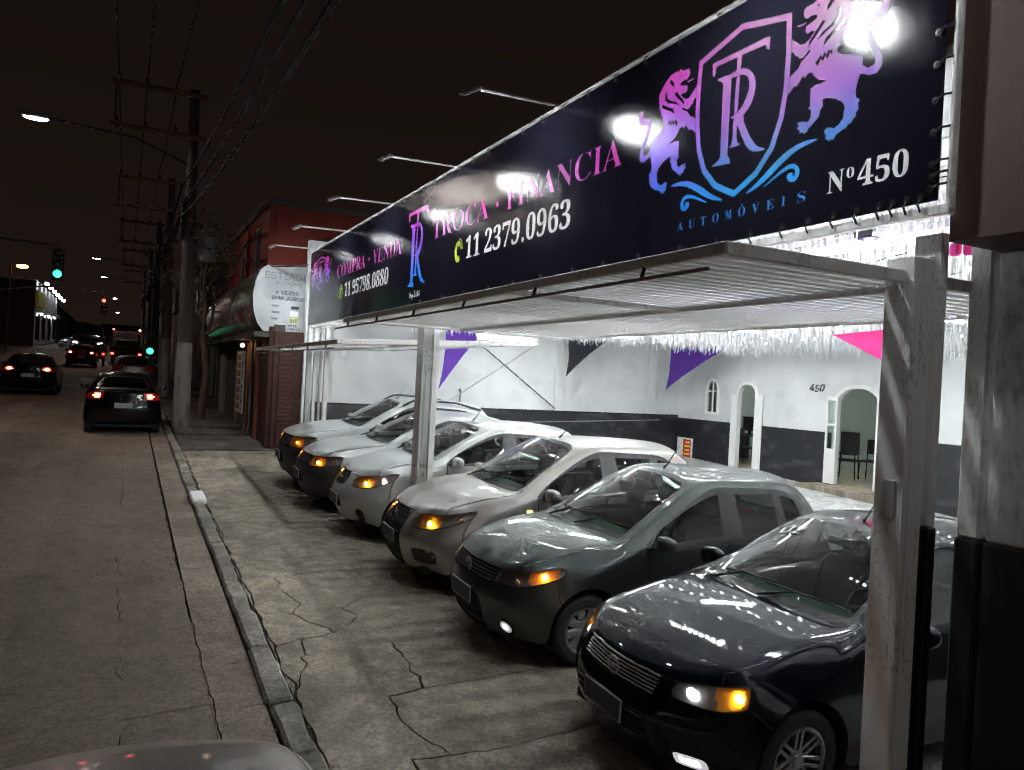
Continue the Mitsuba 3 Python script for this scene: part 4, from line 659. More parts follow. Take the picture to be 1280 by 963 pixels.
# ---------------------------------------------------------------- canopy gates: slatted overhead gates swung open
def gate(label, y0, y1, x0, x1, z0, z1, pitch):
    t = thing('canopy_gate', label, 'gate')
    zz = lambda x: z0 + (z1 - z0) * (x - x0) / (x1 - x0)
    def rail(nm, a, b, w=0.035, h=0.03, m='m_steel_white'):
        a, b = np.array(a, float), np.array(b, float)
        d = b - a; L = np.linalg.norm(d)
        bxm = bx(0, L, -w / 2, w / 2, -h, h * 0.3, 0.006)
        e1 = d / L; e2 = np.cross([0, 0, 1.0], e1); e2 /= np.linalg.norm(e2); e3 = np.cross(e1, e2)
        M = np.eye(4); M[:3, 0], M[:3, 1], M[:3, 2], M[:3, 3] = e1, e2, e3, a
        bxm.apply_transform(M)
        return part(t, nm, bxm, m)
    rail('front_rail', (x0, y0, zz(x0)), (x0, y1, zz(x0)), 0.04, 0.045)
    rail('rear_rail', (x1, y0, zz(x1)), (x1, y1, zz(x1)))
    rail('side_rail', (x0 + 0.026, y0 + 0.02, zz(x0)), (x1 - 0.026, y0 + 0.02, zz(x1)), 0.035, 0.05)
    rail('side_rail', (x0 + 0.026, y1 - 0.02, zz(x0)), (x1 - 0.026, y1 - 0.02, zz(x1)))
    xm = (x0 + x1) / 2
    rail('cross_rail', (xm, y0 + 0.045, zz(xm) - 0.0), (xm, y1 - 0.045, zz(xm) - 0.0), 0.04, 0.035)
    rail('cross_rail', (x0 + 0.03, (y0 * 2 + y1) / 3, zz(x0) - 0.018), (xm - 0.03, (y0 * 2 + y1) / 3, zz(xm) - 0.018), 0.03, 0.03)
    n = int((y1 - y0) / pitch)
    for i in range(1, n):
        y = y0 + (y1 - y0) * i / n
        for (xa_, xb_) in ((x0 + 0.03, xm - 0.028), (xm + 0.028, x1 - 0.026)):
            b = bx(0, 1, -0.033, 0.033, -0.006, 0.016)
            L = xb_ - xa_
            M = np.eye(4); M[0, 0] = L; M[2, 0] = (zz(xb_) - zz(xa_)); M[:3, 3] = (xa_, y, zz(xa_) + 0.004)
            b.apply_transform(M)
            part(t, 'slat', b, 'm_white_paint')
    part(t, 'pivot_pipe', tube([(x0 - 0.03, y0 + 0.1, zz(x0) - 0.1), (x0 - 0.03, y1 + 0.3, zz(x0) - 0.1)], 0.009, 8), 'm_grey_wall', True)
    for y in np.arange(y0 + 0.6, y1, 1.15):
        part(t, 'hanger', tube([(x0 - 0.03, y, zz(x0) - 0.1), (x0, y, zz(x0) + 0.0)], 0.010, 6), 'm_wire', True)
    return t
gate('near white slatted overhead gate, swung open under the banner', 2.60, 9.20, 2.32, 5.35, 3.20, 3.20, 0.118)
gate('far slatted overhead gate, swung open and seen edge on', 9.75, 16.6, 2.40, 5.25, 2.97, 3.13, 0.14)

# ---------------------------------------------------------------- tinsel hung under the roof
R = rng(5)
strips_v, strips_f = [], []
def strip(x, y, z, ln, w, yaw):
    c, s = math.cos(yaw) * w / 2, math.sin(yaw) * w / 2
    sw = R.normal(0, 0.05, 2) * ln
    a = len(strips_v)
    tw = R.normal(0, 0.8)
    c2, s2 = math.cos(yaw + tw) * w / 2, math.sin(yaw + tw) * w / 2
    strips_v.extend([(x - c, y - s, z), (x + c, y + s, z), (x + c2 + sw[0] * 0.5, y + s2 + sw[1] * 0.5, z - ln * 0.5), (x - c2 + sw[0] * 0.5, y - s2 + sw[1] * 0.5, z - ln * 0.5),
                     (x + c + sw[0], y + s + sw[1], z - ln), (x - c + sw[0], y - s + sw[1], z - ln)])
    strips_f.extend([(a, a + 1, a + 2), (a, a + 2, a + 3), (a + 3, a + 2, a + 4), (a + 3, a + 4, a + 5)])
cords = []
for x in np.arange(3.72, 14.4, 0.42):
    ymax = 15.8 if x > 5 else 9.3
    cords.append(tube([(x, 2.4, 3.93), (x, (2.4 + ymax) / 2, 3.84), (x, ymax, 3.93)], 0.004, 4))
    y = 2.45
    while y < ymax:
        zc = 3.93 - 0.09 * 4 * ((y - 2.4) / (ymax - 2.4)) * (1 - (y - 2.4) / (ymax - 2.4))
        strip(x, y, zc, R.uniform(0.16, 0.44), R.uniform(0.007, 0.022), R.uniform(0, 6.28))
        y += R.uniform(0.018, 0.055)
tin = thing('tinsel_fringe', 'white tinsel strips hanging in rows under the lot roof', 'tinsel', kind='stuff')
part(tin, 'strip', trimesh.Trimesh(strips_v, strips_f, process=False), 'm_tinsel_thin', kind='stuff')
part(tin, 'cord', cat(cords), 'm_white_paint', kind='stuff')
# strings of small LEDs woven through the tinsel
for i, x in enumerate((3.85, 4.7, 5.6, 6.6, 7.8, 9.2, 11.0)):
    t = thing('light_string', f'string of small white LEDs woven through the tinsel, {("nearest to", "second from", "third from", "fourth from", "fifth from", "sixth from", "farthest from")[i]} the banner', 'string lights', 'LED strings in the tinsel')
    yb = np.arange(2.5, 9.2 if i < 2 else 14.5, 0.30)
    part(t, 'cable', tube([(x, y, 3.74 + 0.03 * math.sin(y * 5)) for y in np.arange(2.4, yb[-1] + 0.1, 0.15)], 0.004, 4), 'm_wire')
    bl = []
    for y in yb:
        b = trimesh.creation.icosphere(1, 0.016); b.apply_translation((x + R.normal(0, 0.05), y, 3.66 + R.normal(0, 0.05))); bl.append(b)
    part(t, 'led_bulb', cat(bl), 'm_white_paint', True, kind='stuff', **glow(np.array((0.93, 0.96, 1.0)) * LEDS, 1.0))
bow = thing('ribbon_bow', 'pink ribbon bow in the tinsel above the gap between the posts', 'bow')
part(bow, 'loop', bx(4.02, 4.06, 2.71, 2.77, 3.37, 3.44, 0.01), 'm_pink')
part(bow, 'loop', bx(4.02, 4.06, 2.63, 2.69, 3.365, 3.435, 0.01), 'm_pink')

# unseen lot lamps, placed to light walls, cars and tinsel; panels face down
pos = [(5.55, 3.7), (5.55, 6.3), (5.55, 8.9), (5.55, 11.8), (5.55, 14.9), (9.0, 4.4), (9.0, 8.4), (9.0, 12.4), (9.2, 16.2), (12.8, 5.0), (12.8, 9.6), (12.8, 14.2)]
for i, (x, y) in enumerate(pos):
    row = ('front', 'middle', 'back')[0 if i < 5 else 1 if i < 9 else 2]
    nth = ('nearest', 'second', 'third', 'fourth', 'farthest')[i if i < 5 else i - 5 if i < 9 else i - 9]
    t = thing('unseen_tube_light', f'unseen LED tube light behind the banner, {nth} of the row', 'lamp', 'LED tubes behind the banner') if i < 5 else thing('unseen_ceiling_floodlight', f'unseen LED flood light under the lot roof, {nth} of the {row} row', 'lamp', 'LED flood lights under the lot roof')
    if i < 5:                                         # front row: unseen tubes behind the banner, placed to light gate slats and cars
        part(t, 'batten', bx(4.57, 4.63, y - 0.63, y + 0.63, 3.66, 3.72, 0.008), 'm_white_paint')
        part(t, 'led_tube', tube([(4.6, y - 0.6, 3.63), (4.6, y + 0.6, 3.63)], 0.019, 10), 'm_white_paint', **glow(np.array((0.92, 1.0, 0.97)) * TUBE, 1.6))
        continue
    hx, hy, zl = 0.15, 0.11, 4.12
    part(t, 'housing', bx(x - hx - 0.02, x + hx + 0.02, y - hy - 0.02, y + hy + 0.02, zl + 0.003, zl + 0.06, 0.01), 'm_white_paint')
    e = trimesh.Trimesh([(x - hx, y - hy, zl), (x + hx, y - hy, zl), (x + hx, y + hy, zl), (x - hx, y + hy, zl)], [(0, 2, 1), (0, 3, 2)], process=False)
    part(t, 'led_panel', e, 'm_white_paint', **glow(np.array((0.93, 0.99, 1.0)) * LOTLAMP, 1.6))
for y, w in ((4.6, 'nearest'), (7.2, 'second'), (9.8, 'third'), (13.0, 'farthest')):  # hidden from the camera, placed to light gate undersides and cars
    t = thing('unseen_tube_light', f'unseen LED tube light inside the lot behind the canopy gates, {w} of its row', 'lamp', 'LED tubes behind the gates')
    part(t, 'batten', bx(5.72, 6.98, y - 0.03, y + 0.03, 3.36, 3.42, 0.008), 'm_white_paint')
    part(t, 'led_tube', tube([(5.75, y, 3.33), (6.95, y, 3.33)], 0.019, 10), 'm_white_paint', **glow(np.array((0.92, 1.0, 0.97)) * TUBE * 0.55, 1.4))
t = thing('arm_floodlight', 'unseen flood light on the brown building, placed to light the plastered piers', 'lamp', 'flood lights over the banner')  # lamp out of view, placed to light the piers at the right
part(t, 'arm', tube([(3.72, 1.5, 5.3), (2.9, 1.6, 5.25)], 0.016, 8), 'm_white_paint', True)
Mh = T().look_at(origin=[2.8, 1.6, 5.2], target=[4.0, 2.6, 2.2], up=[0, 0, 1]); Mh = np.array(Mh.matrix, float).reshape(4, 4)
hb = bx(-0.09, 0.09, -0.08, 0.08, -0.03, 0.0, 0.006); hb.apply_transform(Mh); part(t, 'head', hb, 'm_white_paint')
em = trimesh.Trimesh([(-0.07, -0.06, 0.002), (0.07, -0.06, 0.002), (0.07, 0.06, 0.002), (-0.07, 0.06, 0.002)], [(0, 1, 2), (0, 2, 3)], process=False); em.apply_transform(Mh)
part(t, 'led_panel', em, 'm_white_paint', **glow(np.array((0.93, 0.98, 1.0)) * FLOOD * 0.16, 1.2))
t = thing('unseen_blue_lamp', 'small unseen violet-blue LED lamp above the near canopy gate, tinting it', 'lamp')  # out of view, placed to tint the gate and windscreens violet
part(t, 'housing', bx(4.3, 4.44, 3.5, 3.64, 3.62, 3.68, 0.01), 'm_black')
e = trimesh.creation.icosphere(2, 0.035); e.apply_translation((4.37, 3.57, 3.585))
part(t, 'led_bulb', e, 'm_white_paint', True, **glow(np.array((0.22, 0.12, 1.0)) * 60, 0.8))

# ---------------------------------------------------------------- stretched drapes
def drape(label, A, B, C, sag, m, th=0.006, nm='drape'):
    """three-cornered stretched cloth with hollow edges A-B, B-C, C-A"""
    A, B, C = map(lambda q: np.array(q, float), (A, B, C))
    def edge(p, q, s, inward):
        mid = (p + q) / 2 + (inward - (p + q) / 2) * s
        t = np.linspace(0, 1, 15)[:, None]
        return (1 - t) ** 2 * p + 2 * t * (1 - t) * mid + t ** 2 * q
    cen = (A + B + C) / 3
    e = np.vstack([edge(A, B, sag[0], cen)[:-1], edge(B, C, sag[1], cen)[:-1], edge(C, A, sag[2], cen)[:-1]])
    u = (B - A) / np.linalg.norm(B - A); n = np.cross(u, C - A); n /= np.linalg.norm(n); v = np.cross(n, u)
    poly = Polygon([((q - A) @ u, (q - A) @ v) for q in e]).buffer(0)
    m_ = extr(poly, th)
    m_ = trimesh.Trimesh(*trimesh.remesh.subdivide_to_size(m_.vertices, m_.faces, 0.15), process=False)
    m_.vertices[:, 2] += 0.06 * (meshkit.fbm(m_.vertices * np.array([2.0, 2.0, 0]) + 5) - 0.5)
    M = np.eye(4); M[:3, 0], M[:3, 1], M[:3, 2], M[:3, 3] = u, v, n, A
    m_.apply_transform(M)
    return single(nm, m_, m, label, 'drape', smooth=True)
drape('purple three-cornered drape hanging just behind the middle post', (6.30, 16, 3.76), (7.30, 16, 3.74), (6.20, 16, 2.31), (0.12, 0.34, 0.25), 'm_purple')
drape('black three-cornered drape hanging before the far white wall', (10.36, 17.6, 3.80), (11.6, 17.6, 3.80), (10.36, 17.6, 2.78), (0.1, 0.32, 0.25), 'm_drape_black')
drape('purple three-cornered drape in the far corner of the lot', (13.5, 17.33, 3.78), (13.5, 14.9, 3.74), (13.5, 17.45, 2.56), (0.08, 0.40, 0.25), 'm_purple')
drape('bright pink gathered drape behind the right-hand posts', (8.5, 7.45, 3.42), (8.5, 5.9, 3.50), (8.5, 6.1, 2.80), (0.05, 0.2, 0.10), 'm_pink')

# ---------------------------------------------------------------- cars: a quad cage per model, Catmull-Clark smoothed, split into panels
def subdivide(V, F, tag, sharp):
    """one Catmull-Clark step; sharp: {(a, b): value} creased edges, kept for their children (value counts down for creases, strings stay)"""
    n, m = len(V), len(F)
    E = np.stack([F, np.roll(F, -1, 1)], -1).reshape(-1, 2)
    Es = np.sort(E, 1)
    uniq, inv = np.unique(Es, axis=0, return_inverse=True)
    inv = inv.reshape(-1)
    ne = len(uniq)
    fp = V[F].mean(1)
    cnt = np.bincount(inv, minlength=ne)
    fsum = np.zeros((ne, 3))
    np.add.at(fsum, inv, np.repeat(fp, 4, 0))
    mid = V[uniq].mean(1)
    idx = {tuple(e): i for i, e in enumerate(uniq.tolist())}
    hard = cnt == 1
    for e, s in sharp.items():
        if not isinstance(s, str) and s > 0 and e in idx:
            hard[idx[e]] = True
    ep = np.where(hard[:, None], mid, (V[uniq].sum(1) + fsum) / 4)
    val = np.bincount(uniq.reshape(-1), minlength=n)
    R = np.zeros((n, 3)); Q = np.zeros((n, 3)); fc = np.bincount(F.reshape(-1), minlength=n)
    for c in range(2):
        np.add.at(R, uniq[:, c], mid)
    for c in range(4):
        np.add.at(Q, F[:, c], fp)
    vv = np.maximum(val, 1)[:, None]
    new = (Q / np.maximum(fc, 1)[:, None] + 2 * R / vv + (vv - 3) * V) / vv
    hc = np.zeros(n, int); hs = np.zeros((n, 3))
    for c in range(2):
        np.add.at(hc, uniq[hard][:, c], 1)
        np.add.at(hs, uniq[hard][:, c], V[uniq[hard][:, 1 - c]])
    new = np.where((hc == 2)[:, None], 0.75 * V + 0.125 * hs, new)
    new = np.where((hc > 2)[:, None], V, new)
    V2 = np.vstack([new, ep, fp])
    e = inv.reshape(m, 4) + n
    f = np.arange(m) + n + ne
    F2 = np.stack([np.stack([F[:, i], e[:, i], f, e[:, i - 1]], 1) for i in range(4)], 1).reshape(-1, 4)
    sh2 = {}
    for (a, b), s in sharp.items():
        if (a, b) in idx:
            q = idx[(a, b)] + n
            s2 = s if isinstance(s, str) else s - 1
            sh2[(min(a, q), max(a, q))] = s2
            sh2[(min(b, q), max(b, q))] = s2
    return V2, F2, [t for t in tag for _ in range(4)], sh2

CAR = dict(L=3.9, W=0.83, H=1.46, xa=0.80, xb=3.27, rw=0.295, gap=0.062, zs=0.19,
           # centre-line profile of the nose: bumper bottom .. hood edge
           fx=(0.09, 0.02, 0.0, 0.03, 0.09, 0.15), fz=(0.21, 0.35, 0.50, 0.61, 0.75, 0.79),
           cx=(0.26, 0.20, 0.19, 0.24, 0.30, 0.36), cy=(0.20, 0.15, 0.14, 0.15, 0.17, 0.21), cz=(0.23, 0.36, 0.50, 0.63, 0.76, 0.80),
           r1=0.36, r2=0.47, lamp_tail=((0.62, 0.765), (0.70, 0.82)), lamp_in=(0.0, 0.0),
           hood=(0.86, 0.92, 0.955), zc=0.97, xc=1.12, bulge=0.035, wl=0.14,
           xd=1.32, xr=1.98, zr=1.43, yr=0.55, xB=2.33, zb=(0.93, 0.97), xq=(3.02, 2.98), x10=(3.30, 3.24),
           xrr=3.35, zrr=1.40, xrw=3.66, zrw=1.02, tz=(0.27, 0.42, 0.58, 0.74, 0.93, 0.99), tx=(0.10, 0.03, 0.0, 0.05, 0.06, 0.07),
           bumper='paint', intake_r=1, grille=((3, 0), (3, 1)), intake=((1, 0),), dark_side=False, hood_crown=0.02)

def cage(p):
    g = lambda k: p[k]
    W, xa, xb, zs = g('W'), g('xa'), g('xb'), g('zs')
    R = (g('rw') + g('gap')) / 0.955
    S = np.zeros((14, 6, 3))
    x5, z5 = g('fx')[5], g('fz')[5]
    zhood = lambda x: z5 + (g('zc') + 0.008 - z5) * (1 - (1 - min(1, max(0, (x - x5) / (g('xc') - x5)))) ** 1.7)
    for j in range(6):
        S[0, j] = (g('cx')[j], W - g('cy')[j], g('cz')[j])
    ang = np.radians([207, 170, 137, 107, 73, 43, 10, -27])
    def arch(xc, cols):
        pts = [(xc + R * math.cos(a), max(g('rw') + R * math.sin(a), zs - 0.01)) for a in ang]
        for (i, j), (x, z) in zip([(cols[0], 0), (cols[0], 1), (cols[0], 2), (cols[1], 2), (cols[2], 2), (cols[3], 2), (cols[3], 1), (cols[3], 0)], pts):
            S[i, j] = (x, W - (0.03 if j == 0 else 0.0), z)
        for j in (0, 1):
            for i in (cols[1], cols[2]):
                S[i, j] = S[i, 2]
    arch(xa, (1, 2, 3, 4))
    arch(xb, (9, 10, 11, 12))
    hd = g('hood')
    (lx3, lz3), (lx4, lz4) = g('lamp_tail')
    S[1, 3] = (lx3, W - 0.055, lz3); S[1, 4] = (lx4, W - 0.085, lz4); S[1, 5] = (lx4 + 0.02, W - 0.17, zhood(lx4 + 0.02) - 0.028)
    S[0, 5][2] = zhood(S[0, 5][0]) - 0.030; S[0, 4][2] = min(S[0, 4][2], S[0, 5][2] - 0.018)
    S[1, 4][2] = min(lz4, S[1, 5][2] - 0.016); lz4 = S[1, 4][2]
    zf = lz4
    for i, (x, k) in {2: (xa + 0.05, 0), 3: (xa + 0.27, 1)}.items():
        S[i, 3] = (x - 0.02, W - 0.012, lz3 + (g('zb')[0] - lz3) * (0.25 + 0.3 * k))
        S[i, 4] = (x, W - 0.055, S[i, 3][2] + 0.055)
        S[i, 5] = (x + 0.02, W - 0.145, zhood(x + 0.02) - 0.024)
        S[i, 4][2] = min(S[i, 4][2], S[i, 5][2] - 0.02)
    cw = np.array([g('xc') + g('wl'), W - 0.15, g('zc') - 0.012])
    S[4, 3] = (xa + R + 0.05, W - 0.015, g('zb')[0] - 0.025); S[4, 4] = (g('xc') - 0.03, W - 0.06, g('zb')[0] + 0.02); S[4, 5] = cw
    rf = np.array([g('xr') + 0.10, g('yr'), g('zr') - 0.035])
    pil = lambda t: cw + (rf - cw) * t + np.array([0, 0.02, 0.035]) * 4 * t * (1 - t)
    S[5, 5] = pil(0.42)
    S[5, 4] = pil(0.20) + np.array([0.07, 0.035, -0.045])
    S[6, 5] = rf
    S[6, 4] = rf + np.array([0.04, 0.045, -0.06])
    zb0, zb1 = g('zb')
    xs = {5: g('xd'), 6: 0.5 * (g('xd') + g('xB')) + 0.05, 7: g('xB') - 0.045, 8: g('xB') + 0.055}
    for i, x in xs.items():
        t = (x - g('xd')) / (g('xq')[0] - g('xd'))
        S[i, 0] = (x, W - 0.075, zs); S[i, 1] = (x, W - 0.02, zs + 0.15); S[i, 2] = (x, W, 0.60)
        S[i, 3] = (x, W - 0.03, zb0 + (zb1 - zb0) * t)
    zt = lambda x: g('zr') + (g('zrr') - g('zr')) * max(0, (x - g('xB')) / (g('xrr') - g('xB')))
    for i in (7, 8):
        x = xs[i]
        S[i, 5] = (x - 0.02, g('yr') + 0.012, g('zr') - 0.018); S[i, 4] = (x - 0.02, g('yr') + 0.062, g('zr') - 0.068)
    x3, x4 = g('xq')
    S[9, 3] = (x3, W - 0.035, zb1); S[9, 4] = (x4, g('yr') + 0.055, zt(x4) - 0.075); S[9, 5] = (x4, g('yr') + 0.005, zt(x4) - 0.02)
    x3, x4 = g('x10')
    S[10, 3] = (x3, W - 0.04, zb1 + 0.025); S[10, 4] = (x4, g('yr') + 0.05, zt(x4) - 0.11); S[10, 5] = (g('xrr') - 0.03, g('yr') - 0.015, g('zrr') - 0.03)
    rr = S[10, 5]; rb = np.array([g('xrw') - 0.05, W - 0.17, g('zrw')])
    S[11, 5] = rr + (rb - rr) * 0.5 + np.array([0.03, 0.01, 0.02])
    S[11, 4] = S[11, 5] + np.array([-0.07, 0.07, -0.05]); S[11, 3] = (xb + 0.25, W - 0.035, zb1 - 0.02)
    S[12, 5] = rb; S[12, 4] = rb + np.array([-0.06, 0.075, -0.055]); S[12, 3] = (xb + R + 0.02, W - 0.045, g('tz')[3] + 0.02)
    L = g('L')
    for j in range(6):
        S[13, j] = (L - 0.17 - g('tx')[j], W - (0.13 if j < 4 else 0.17), g('tz')[j])
    # top strip: profile k, rows r = 0 (centre), 1, 2 and the shared edge
    edge = np.vstack([S[0, :5], S[:, 5], S[13, 4::-1]])
    K = len(edge)
    cen = np.zeros((K, 2))
    for k in range(6):
        cen[k] = (g('fx')[k], g('fz')[k])
    hx = np.linspace(g('fx')[5], g('xc'), 5)
    for q in range(3):
        cen[6 + q] = (hx[q + 1], zhood(hx[q + 1]) + 0.012)
    cen[9] = (g('xc'), g('zc') + 0.01)
    cen[11] = (g('xr'), g('zr') + g('bulge') * 0.3)
    cen[10] = ((cen[9] + cen[11]) / 2) + np.array([-0.035, 0.045])
    cen[12] = (g('xB') - 0.05, g('H')); cen[13] = (g('xB') + 0.1, g('H')); cen[14] = (g('xq')[1], g('H') - 0.01)
    cen[15] = (g('xrr') + 0.03, g('zrr') + 0.02); cen[17] = (g('xrw') + 0.05, g('zrw') + 0.02); cen[16] = (cen[15] + cen[17]) / 2 + np.array([0.03, 0.025])
    for j in range(6):
        cen[18 + 5 - j] = (L - g('tx')[j], g('tz')[j])
    fr1 = np.full(K, 0.45); fr2 = np.full(K, 0.86)
    fr1[:5] = g('r1') / edge[:5, 1]; fr2[:5] = g('r2') / edge[:5, 1]
    fr1[5] = 0.45; fr2[5] = 0.80; fr1[6:9] = 0.45; fr2[6:9] = 0.82
    fr2[9] = 0.90; fr2[10:13] = 0.915; fr1[9:13] = 0.5
    fr2[15:18] = 0.88; fr2[18:22] = 0.62; fr1[18:] = 0.4; fr2[22:] = 0.7
    Tp = np.zeros((K, 3, 3))
    for k in range(K):
        for r, f in enumerate((0.0, fr1[k], fr2[k])):
            fx_ = f ** 2.2
            Tp[k, r] = (cen[k][0] + (edge[k][0] - cen[k][0]) * fx_, edge[k][1] * f, cen[k][1] + (edge[k][2] - cen[k][1]) * f ** 2)
    li = g('lamp_in')
    Tp[3, 2][2] += li[0]; Tp[4, 2][2] += li[1]
    # assemble one half
    V, idS, idT = [], {}, {}
    for i in range(14):
        for j in range(6):
            idS[i, j] = len(V); V.append(S[i, j])
    eid = [idS[0, j] for j in range(5)] + [idS[i, 5] for i in range(14)] + [idS[13, j] for j in range(4, -1, -1)]
    for k in range(K):
        for r in range(3):
            idT[k, r] = len(V); V.append(Tp[k, r])
        idT[k, 3] = eid[k]
    F, tag = [], []
    for i in range(13):
        for j in range(5):
            if j < 2 and i in (1, 2, 3, 9, 10, 11):
                continue
            F.append((idS[i, j], idS[i + 1, j], idS[i + 1, j + 1], idS[i, j + 1]))
            t = 'body'
            if i == 0: t = 'headlight' if j == 3 else 'front_bumper' if j < 3 else 'body'
            elif i in (5, 6): t = 'front_door' if j < 3 else 'front_window' if j == 3 else 'body'
            elif i == 7: t = 'pillar' if j == 3 else 'rear_door' if j < 3 else 'body'
            elif i == 8: t = 'rear_door' if j < 3 else 'rear_side_window' if j == 3 else 'body'
            elif i == 9: t = 'quarter_window' if j == 3 and g('x10')[0] - g('xq')[0] > 0.12 else 'body'
            elif i == 12: t = 'taillight' if j == 3 else 'rear_bumper' if j < 3 else 'body'
            if i == 4 and j < 3: t = 'body'
            tag.append(t)
    for k in range(K - 1):
        for r in range(3):
            F.append((idT[k, r], idT[k, r + 1], idT[k + 1, r + 1], idT[k + 1, r]))
            if k < 3: t = 'intake' if (k, r) in g('intake') else 'front_bumper'
            elif k == 3: t = 'headlight' if r == 2 else 'grille' if (3, r) in g('grille') else 'front_bumper'
            elif k == 4: t = 'hood' if r < 3 else 'body'
            elif k < 9: t = 'hood'
            elif k < 11: t = 'windshield' if r < 2 else 'body'
            elif k < 15: t = 'body'
            elif k < 17: t = 'rear_window' if r < 2 else 'body'
            elif k == 17: t = 'body'
            elif k == 18 or k == 19: t = 'taillight' if r == 2 and k == 19 else 'tailgate'
            elif k == 18 + 2: t = 'tailgate'
            else: t = 'rear_bumper'
            if k == 19 and r == 2: t = 'taillight'
            if k == 18 and r == 2: t = 'taillight'
            tag.append(t)
    V = np.array(V); F = np.array(F)
    # mirror
    n = len(V)
    mp = np.arange(n)
    nxt = n
    V2 = []
    centre = {idT[k, 0] for k in range(K)}
    for a in range(n):
        if a in centre:
            V[a, 1] = 0.0
        else:
            mp[a] = nxt; nxt += 1
            V2.append(V[a] * np.array([1, -1, 1]))
    V = np.vstack([V, V2])
    half = len(F)
    F = np.vstack([F, mp[F][:, ::-1]])
    sides = ['R'] * half + ['L'] * half              # +y is the car's right hand side
    tag = [f'{t}|{s}' for t, s in zip(tag + tag, sides)]
    # creases: along every border between glass or lamps and the rest; seams: where panels meet
    base = [t.split('|')[0] for t in tag]
    em = {}
    for f, q in enumerate(F.tolist()):
        for a, b in zip(q, q[1:] + q[:1]):
            em.setdefault((min(a, b), max(a, b)), []).append(f)
    sharp, seam = {}, {}
    glass = {'windshield', 'front_window', 'rear_side_window', 'quarter_window', 'rear_window', 'pillar'}
    for e, fs in em.items():
        ts = {base[f] for f in fs}
        if len(ts) == 2:
            if ts & glass:
                sharp[e] = 4
            elif ts & {'headlight', 'taillight', 'grille', 'intake'}:
                sharp[e] = 2
            if not ts & glass:
                seam[e] = 'seam'
    for k in range(5, 9):                              # the bonnet's contour line and the shoulder line are drawn a little tighter
        for a, b in ((idT[k, 2], idT[k + 1, 2]),):
            for u, v in ((a, b), (mp[a], mp[b])):
                sharp.setdefault((min(u, v), max(u, v)), 1)
    for i in range(1, 12):
        a, b = idS[i, 3], idS[i + 1, 3]
        for u, v in ((a, b), (mp[a], mp[b])):
            sharp.setdefault((min(u, v), max(u, v)), 1)
    return V, F, tag, sharp, seam

def spokes(n, r0, r1, w0, w1, twin=0.0):
    out = []
    for q in range(n):
        for s in ((-1, 1) if twin else (0,)):
            off = s * twin
            poly = Polygon([(r0, off - w0 / 2), (r1, off - w1 / 2), (r1, off + w1 / 2), (r0, off + w0 / 2)])
            out.append(affinity.rotate(poly, 360 * q / n + 12, origin=(0, 0)))
    return unary_union(out)

def wheel_meshes(rw, width, style):
    """tyre, rim and spoked face about the y axis; the outer face looks to -y"""
    h = width / 2
    rr = rw * 0.655
    tyre = lathe([(rr, -h * 0.86), (rr + 0.012, -h * 0.97), (rw - 0.035, -h), (rw - 0.008, -h * 0.82), (rw, -h * 0.5), (rw, h * 0.5), (rw - 0.008, h * 0.82), (rw - 0.035, h), (rr, h * 0.86)], 48)
    rim = lathe([(rr + 0.004, -h * 0.9), (rr - 0.012, -h * 0.93), (rr - 0.02, -h * 0.80), (rr - 0.03, -h * 0.1), (rr - 0.03, h * 0.8)], 40)
    n, tw = {'ten': (10, 0), 'twin': (7, 0.022), 'cap': (9, 0), 'five': (5, 0)}[style]
    wd = {'ten': (0.022, 0.05), 'twin': (0.020, 0.024), 'cap': (0.05, 0.085), 'five': (0.07, 0.09)}[style]
    face = unary_union([spokes(n, rr * 0.2, rr - 0.012, wd[0], wd[1], tw), Point(0, 0).buffer(rr * 0.30), Point(0, 0).buffer(rr - 0.004).difference(Point(0, 0).buffer(rr - 0.024))])
    f = extr(face.buffer(0.003).buffer(-0.003), 0.022)
    z = f.vertices[:, 2]
    rad = np.linalg.norm(f.vertices[:, :2], axis=1)
    f.vertices[:, 2] = z - h * 0.86 + 0.035 * np.clip(1 - (rad / rr) ** 2, 0, 1) * 0.6
    cap = lathe([(0, -h * 0.80), (0.035, -h * 0.79), (0.04, -h * 0.70)], 20)
    hub = lathe([(0, -h * 0.2), (rr - 0.03, -h * 0.1)], 24)
    flip = np.eye(4)
    out = {}
    for k, m in dict(tyre=tyre, rim=cat([rim, f]), cap=cap, hub=hub).items():
        m.apply_transform(np.array([[1, 0, 0, 0], [0, 0, 1, 0], [0, -1, 0, 0], [0, 0, 0, 1.0]]))   # z -> y  (local -z becomes +y)
        out[k] = m
    return out

def write_piece(k, V, Fq, normals, material, **more):
    """some quads of a smooth mesh with the normals of the whole"""
    used, inv = np.unique(Fq, return_inverse=True)
    inv = inv.reshape(-1, 4)
    tri = np.vstack([inv[:, [0, 1, 2]], inv[:, [0, 2, 3]]])
    path = meshkit.write_ply(trimesh.Trimesh(V[used], tri, process=False), normals=normals[used])
    scene[k] = {'type': 'ply', 'filename': path, 'face_normals': False, 'bsdf': {'type': 'ref', 'id': material}, **more}
    return k

def vnorm(V, F):
    n = np.zeros_like(V)
    d = np.cross(V[F[:, 2]] - V[F[:, 0]], V[F[:, 3]] - V[F[:, 1]])
    for c in range(4):
        np.add.at(n, F[:, c], d)
    return n / (np.linalg.norm(n, axis=1, keepdims=True) + 1e-12)

def place_matrix(x, y, z, yaw, slope_axis=True):
    """car local (x from nose to tail, y to its right) -> world; yaw: heading of the tail direction"""
    c, s = math.cos(yaw), math.sin(yaw)
    M = np.eye(4)
    M[:3, 0] = (c, s, SLOPE * s); M[:3, 1] = (-s, c, SLOPE * c); M[:3, 2] = (0, -SLOPE, 1)
    M[:3, 3] = (x, y, z)
    M[:3, :3] /= np.linalg.norm(M[:3, :3], axis=0)
    return M

